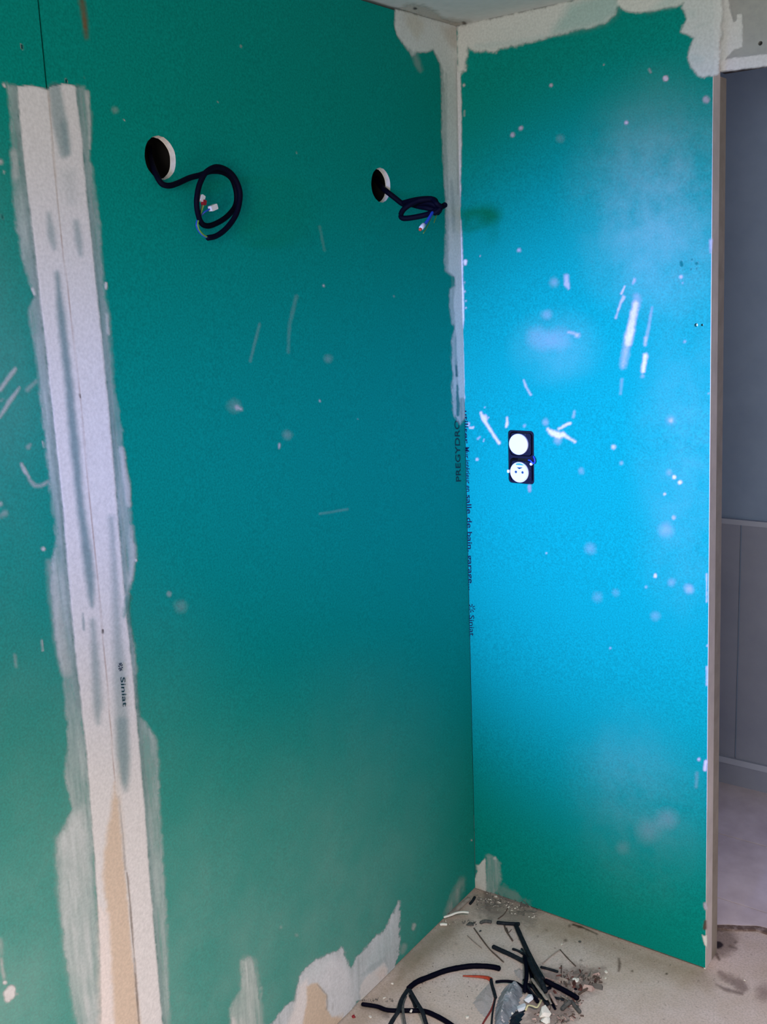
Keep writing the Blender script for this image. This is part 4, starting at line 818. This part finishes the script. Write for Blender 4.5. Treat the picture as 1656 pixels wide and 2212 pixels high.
def piece(name, label, cat, x, y, wpx, hpx, m, seed, group=None, z=0.0, flat=.55, rot=0.0):
    P = fpt(x, y + hpx * .3, z); k = 1 / pxm(P)
    o = chunk(name, (0, 0, 0), (wpx * k, hpx * k * 1.5, max(wpx, hpx) * k * flat), m, seed, None, rot=rot)
    o.location = P; return tag(o, label, cat, group)
piece('foam_scrap', 'bluish white foam scrap on top of the dark cables', 'foam', 1142, 2153, 24, 20, 'foamblue', 1, GF, .004)
piece('foam_scrap', 'pointed white foam scrap left of the yellow strip', 'foam', 1126, 2172, 21, 24, 'foamblue', 2, GF, .002)
piece('foam_scrap', 'tiny white foam scrap at the edge of the dark film', 'foam', 1105, 2188, 8, 7, 'foam', 3, GF)
piece('foam_scrap', 'largest cream foam scrap at the front of the pile', 'foam', 1175, 2182, 36, 26, 'foam', 4, GF, .002)
piece('foam_scrap', 'cream foam scrap nearest the bottom edge of the photo', 'foam', 1178, 2200, 24, 20, 'foam', 5, GF)
piece('foam_scrap', 'pale greyish foam scrap right of the upright sticks', 'foam', 1243, 2115, 19, 13, 'foam', 6, GF, 0, .4)
GP = 'plaster crumbs scattered on the floor'
for i, (lab, x, y, w_, h_, mm) in enumerate((
    ('white plaster crumb at the tip of the torn wall plaster', 847, 2124.5, 9, 5, 'crumb'), ('oblong white plaster crumb between wall plaster and cable strips', 829, 2155, 9, 9, 'crumb'),
    ('pale square chip lying on the straight dark cable', 888, 2182, 11, 8, 'crumb'), ('round white crumb alone on the floor left of the film', 1008.5, 2195, 11, 9, 'crumb'), ('white crumb below the straight dark cable near the long wall', 799, 2196, 10, 6, 'crumb'),
    ('flat pale chip beside the straight dark cable, partly under it', 849, 2181, 14, 5, 'crumb'),
    ('dark red chip on the floor at the foot of the wall plaster', 765, 2194, 13, 9, 'red'), ('small white crumb right of the litter', 1308.5, 2098, 10, 8, 'crumb'), ('tiny white crumb below the other at the right of the litter', 1307, 2112, 6, 5, 'crumb'),
    ('tiny white crumb on bare floor above the bent twig', 1213, 2039, 6, 6, 'crumb'), ('white crumb at the threshold of the tiled room', 1608, 2117, 7, 4, 'crumb'), ('white speck glinting in the corner dust, left of two', 1061, 1948, 5, 4, 'foam'), ('white speck glinting in the corner dust, right of two', 1097, 1960, 5, 4, 'foam'),
    ('pale lump against the foot of the short wall', 1071, 1936, 10, 6, 'crumb'))):
    piece('plaster_crumb', lab, 'crumb', x, y, w_, h_, mm, 20 + i, GP, .011 if i == 2 else 0, .5)
for i, (lab, x, y, w_, h_) in enumerate((('dark lump on the floor left of the dash shaped cable piece', 1014, 1994, 22, 13), ('small grey lump under the row of dark pieces', 1037, 2010, 6, 7), ('small brown lump right of the long back cable', 1252, 2033, 8, 6), ('dark lump on the litter left of the black slanting cable', 1243, 2137, 13, 6), ('dark hole shaped lump beside the pale foam scrap', 1237, 2119, 7, 5))):
    piece('dark_lump', lab, 'lump', x, y, w_, h_, 'greycable' if i < 3 else 'black', 60 + i, 'dark lumps on the floor', 0, .45)

# plastic film in the pile
def crumple(name, outline, m, label, hgt, seed, cell=.006, zb=.001):
    pts = np.array([FLOOR.uv(*p) for p in outline]); lo, hi = pts.min(0) - .002, pts.max(0) + .002
    nu, nv = (np.ceil((hi - lo) / cell).astype(int) + 1); U, V = np.meshgrid(lo[0] + np.arange(nu) * cell, lo[1] + np.arange(nv) * cell, indexing='ij')
    d = sd_poly(U, V, pts); k = np.clip(d / .02, 0, 1)
    rid = 1 - np.abs(fbm(U * 28 + V * 7, V * 22, seed, 4)) * 2.0
    Z = zb + hgt * k * np.clip(.45 + .55 * rid, .05, 1.2)
    ok = d > -.0015; idx = -np.ones(U.shape, int); q = ok[:-1, :-1] & ok[1:, :-1] & ok[:-1, 1:] & ok[1:, 1:]; use = np.zeros(U.shape, bool)
    for a_, b_ in ((0, 0), (1, 0), (0, 1), (1, 1)): use[a_:a_ + q.shape[0], b_:b_ + q.shape[1]] |= q
    idx[use] = np.arange(use.sum()); i, j = np.nonzero(q)
    co = np.stack([U[use], V[use], Z[use]], 1); c = co.mean(0); c[2] = 0
    o = mesh(name, co - c, np.stack([idx[i, j], idx[i + 1, j], idx[i + 1, j + 1], idx[i, j + 1]], 1), m); o.location = c
    return tag(o, label, 'plastic film')
crumple('plastic_film', [(1087, 2137), (1098, 2128), (1112, 2124), (1128, 2130), (1132, 2142), (1124, 2160), (1117, 2180), (1102, 2196), (1099, 2225), (1066, 2225), (1069, 2180), (1076, 2158)], 'bag', 'crumpled bluish grey plastic film left of the white foam', .028, 3, .004)
crumple('plastic_film', [(1020, 2168), (1040, 2140), (1058, 2122), (1066, 2132), (1066, 2160), (1058, 2185), (1050, 2200), (1036, 2190)], 'sheet', 'thin clear plastic sheet lying left of the crumpled film', .008, 9, .004)
crumple('plastic_film', [(1102, 2196), (1118, 2182), (1136, 2174), (1133, 2190), (1126, 2205), (1120, 2225), (1098, 2225)], 'darkbag', 'black plastic film scrap below the pointed foam scrap', .016, 15, .004)
crumple('plastic_film', [(1108, 2098), (1122, 2092), (1134, 2100), (1136, 2124), (1124, 2118), (1112, 2108)], 'sheet', 'translucent film scrap between orange shard and bundle', .014, 21, .004)

# fine litter nobody could count
def litter(name, label, regions, mats, seed):
    rnd = random.Random(seed); V, F, MI = [], [], []
    for (x0, y0, x1, y1, n, smin, smax, mi) in regions:
        for _ in range(n):
            t = (rnd.random() + rnd.random()) / 2; x = x0 + (x1 - x0) * rnd.random(); y = y0 + (y1 - y0) * t
            c = fpt(x, y); L_ = rnd.uniform(smin, smax); w_ = L_ * rnd.uniform(.15, .6); h_ = w_ * .6; a = rnd.uniform(0, math.pi); d = np.array([math.cos(a), math.sin(a), rnd.uniform(-.1, .25)]); e = np.array([-d[1], d[0], 0])
            c = c + np.array([0, 0, .001 + L_ * .12 * max(d[2], 0)]); n0 = len(V)
            for s1, s2, s3 in ((-1, -1, 0), (1, -.6, 0), (.8, 1, 0), (-.9, .7, 0), (-.7, -.5, 1), (.7, .3, 1)): V.append(c + d * L_ / 2 * s1 + e * w_ / 2 * s2 + np.array([0, 0, h_ * s3]))
            fs = [(0, 1, 2, 3), (0, 4, 5, 1), (1, 5, 2), (2, 5, 4, 3), (3, 4, 0)]; F += [tuple(n0 + k for k in f) for f in fs]; MI += [mi if mi >= 0 else rnd.randrange(len(mats))] * len(fs)
    o = mesh(name, V, F)
    for m in mats: o.data.materials.append(M[m])
    for p, k in zip(o.data.polygons, MI): p.material_index = k
    o['kind'] = 'stuff'; return tag(o, label, 'litter')
litter('floor_litter', 'fine brown chips and crumbs right of the cable pile', [(1195, 2085, 1300, 2140, 70, .003, .011, -1), (1185, 2120, 1260, 2212, 90, .003, .014, -1), (1150, 2185, 1240, 2215, 60, .004, .014, -1), (1255, 2100, 1300, 2132, 40, .003, .012, 0), (1190, 2090, 1290, 2150, 26, .012, .03, -1)], ['twig', 'pinkwood', 'greycrumb', 'wood', 'redgrit'], 5)
litter('floor_grit', 'dark grit along the floor between wall plaster and cable strips', [(782, 2156, 848, 2166, 34, .002, .006, 0), (1000, 1985, 1030, 2003, 20, .003, .008, 0)], ['greycrumb'], 8)
litter('corner_dust', 'grey dust and plaster grit along the foot of the corner', [(1030, 1925, 1100, 1970, 120, .002, .008, -1), (1090, 1945, 1165, 1985, 90, .002, .007, -1), (950, 1985, 1000, 2003, 30, .002, .008, -1), (1200, 2000, 1500, 2100, 60, .0015, .004, 0), (900, 2050, 1060, 2200, 60, .0015, .004, 0)], ['greycrumb', 'wood', 'crumb'], 6)
# curled fibres in the corner
rnd = random.Random(3); P_ = []
fib = []
for k in range(26):
    x, y = rnd.uniform(1062, 1145), 0; y = 1938 + (x - 1062) * .36 + rnd.uniform(-8, 14); a = rnd.uniform(0, 6.3)
    pts = [fpt(x, y, .002)]
    for j in range(5): a += rnd.uniform(-.9, .9); pts.append(pts[-1] + np.array([math.cos(a) * .009, math.sin(a) * .009, rnd.uniform(-.001, .006)])); pts[-1][2] = max(pts[-1][2], .001); pts[-1][1] = min(pts[-1][1], -.004)
    fib.append(pts)
bmv, bmf = [], []
for pts in fib:
    S = spline(pts, 3)
    for i in range(len(S)):
        t = S[min(i + 1, len(S) - 1)] - S[max(i - 1, 0)]; t /= np.linalg.norm(t); s_ = np.cross(t, [0, 0, 1]); s_ /= np.linalg.norm(s_) + 1e-9; u = np.cross(s_, t); n0 = len(bmv)
        bmv += [S[i] + s_ * .0006, S[i] + u * .0006, S[i] - s_ * .0006 - u * .0004]
        if i: bmf += [(n0 - 3 + k, n0 - 3 + (k + 1) % 3, n0 + (k + 1) % 3, n0 + k) for k in range(3)]
o = mesh('dust_fibres', bmv, bmf, 'greycrumb'); o['kind'] = 'stuff'; tag(o, 'tangle of thin grey fibres at the foot of the short wall', 'fibres')
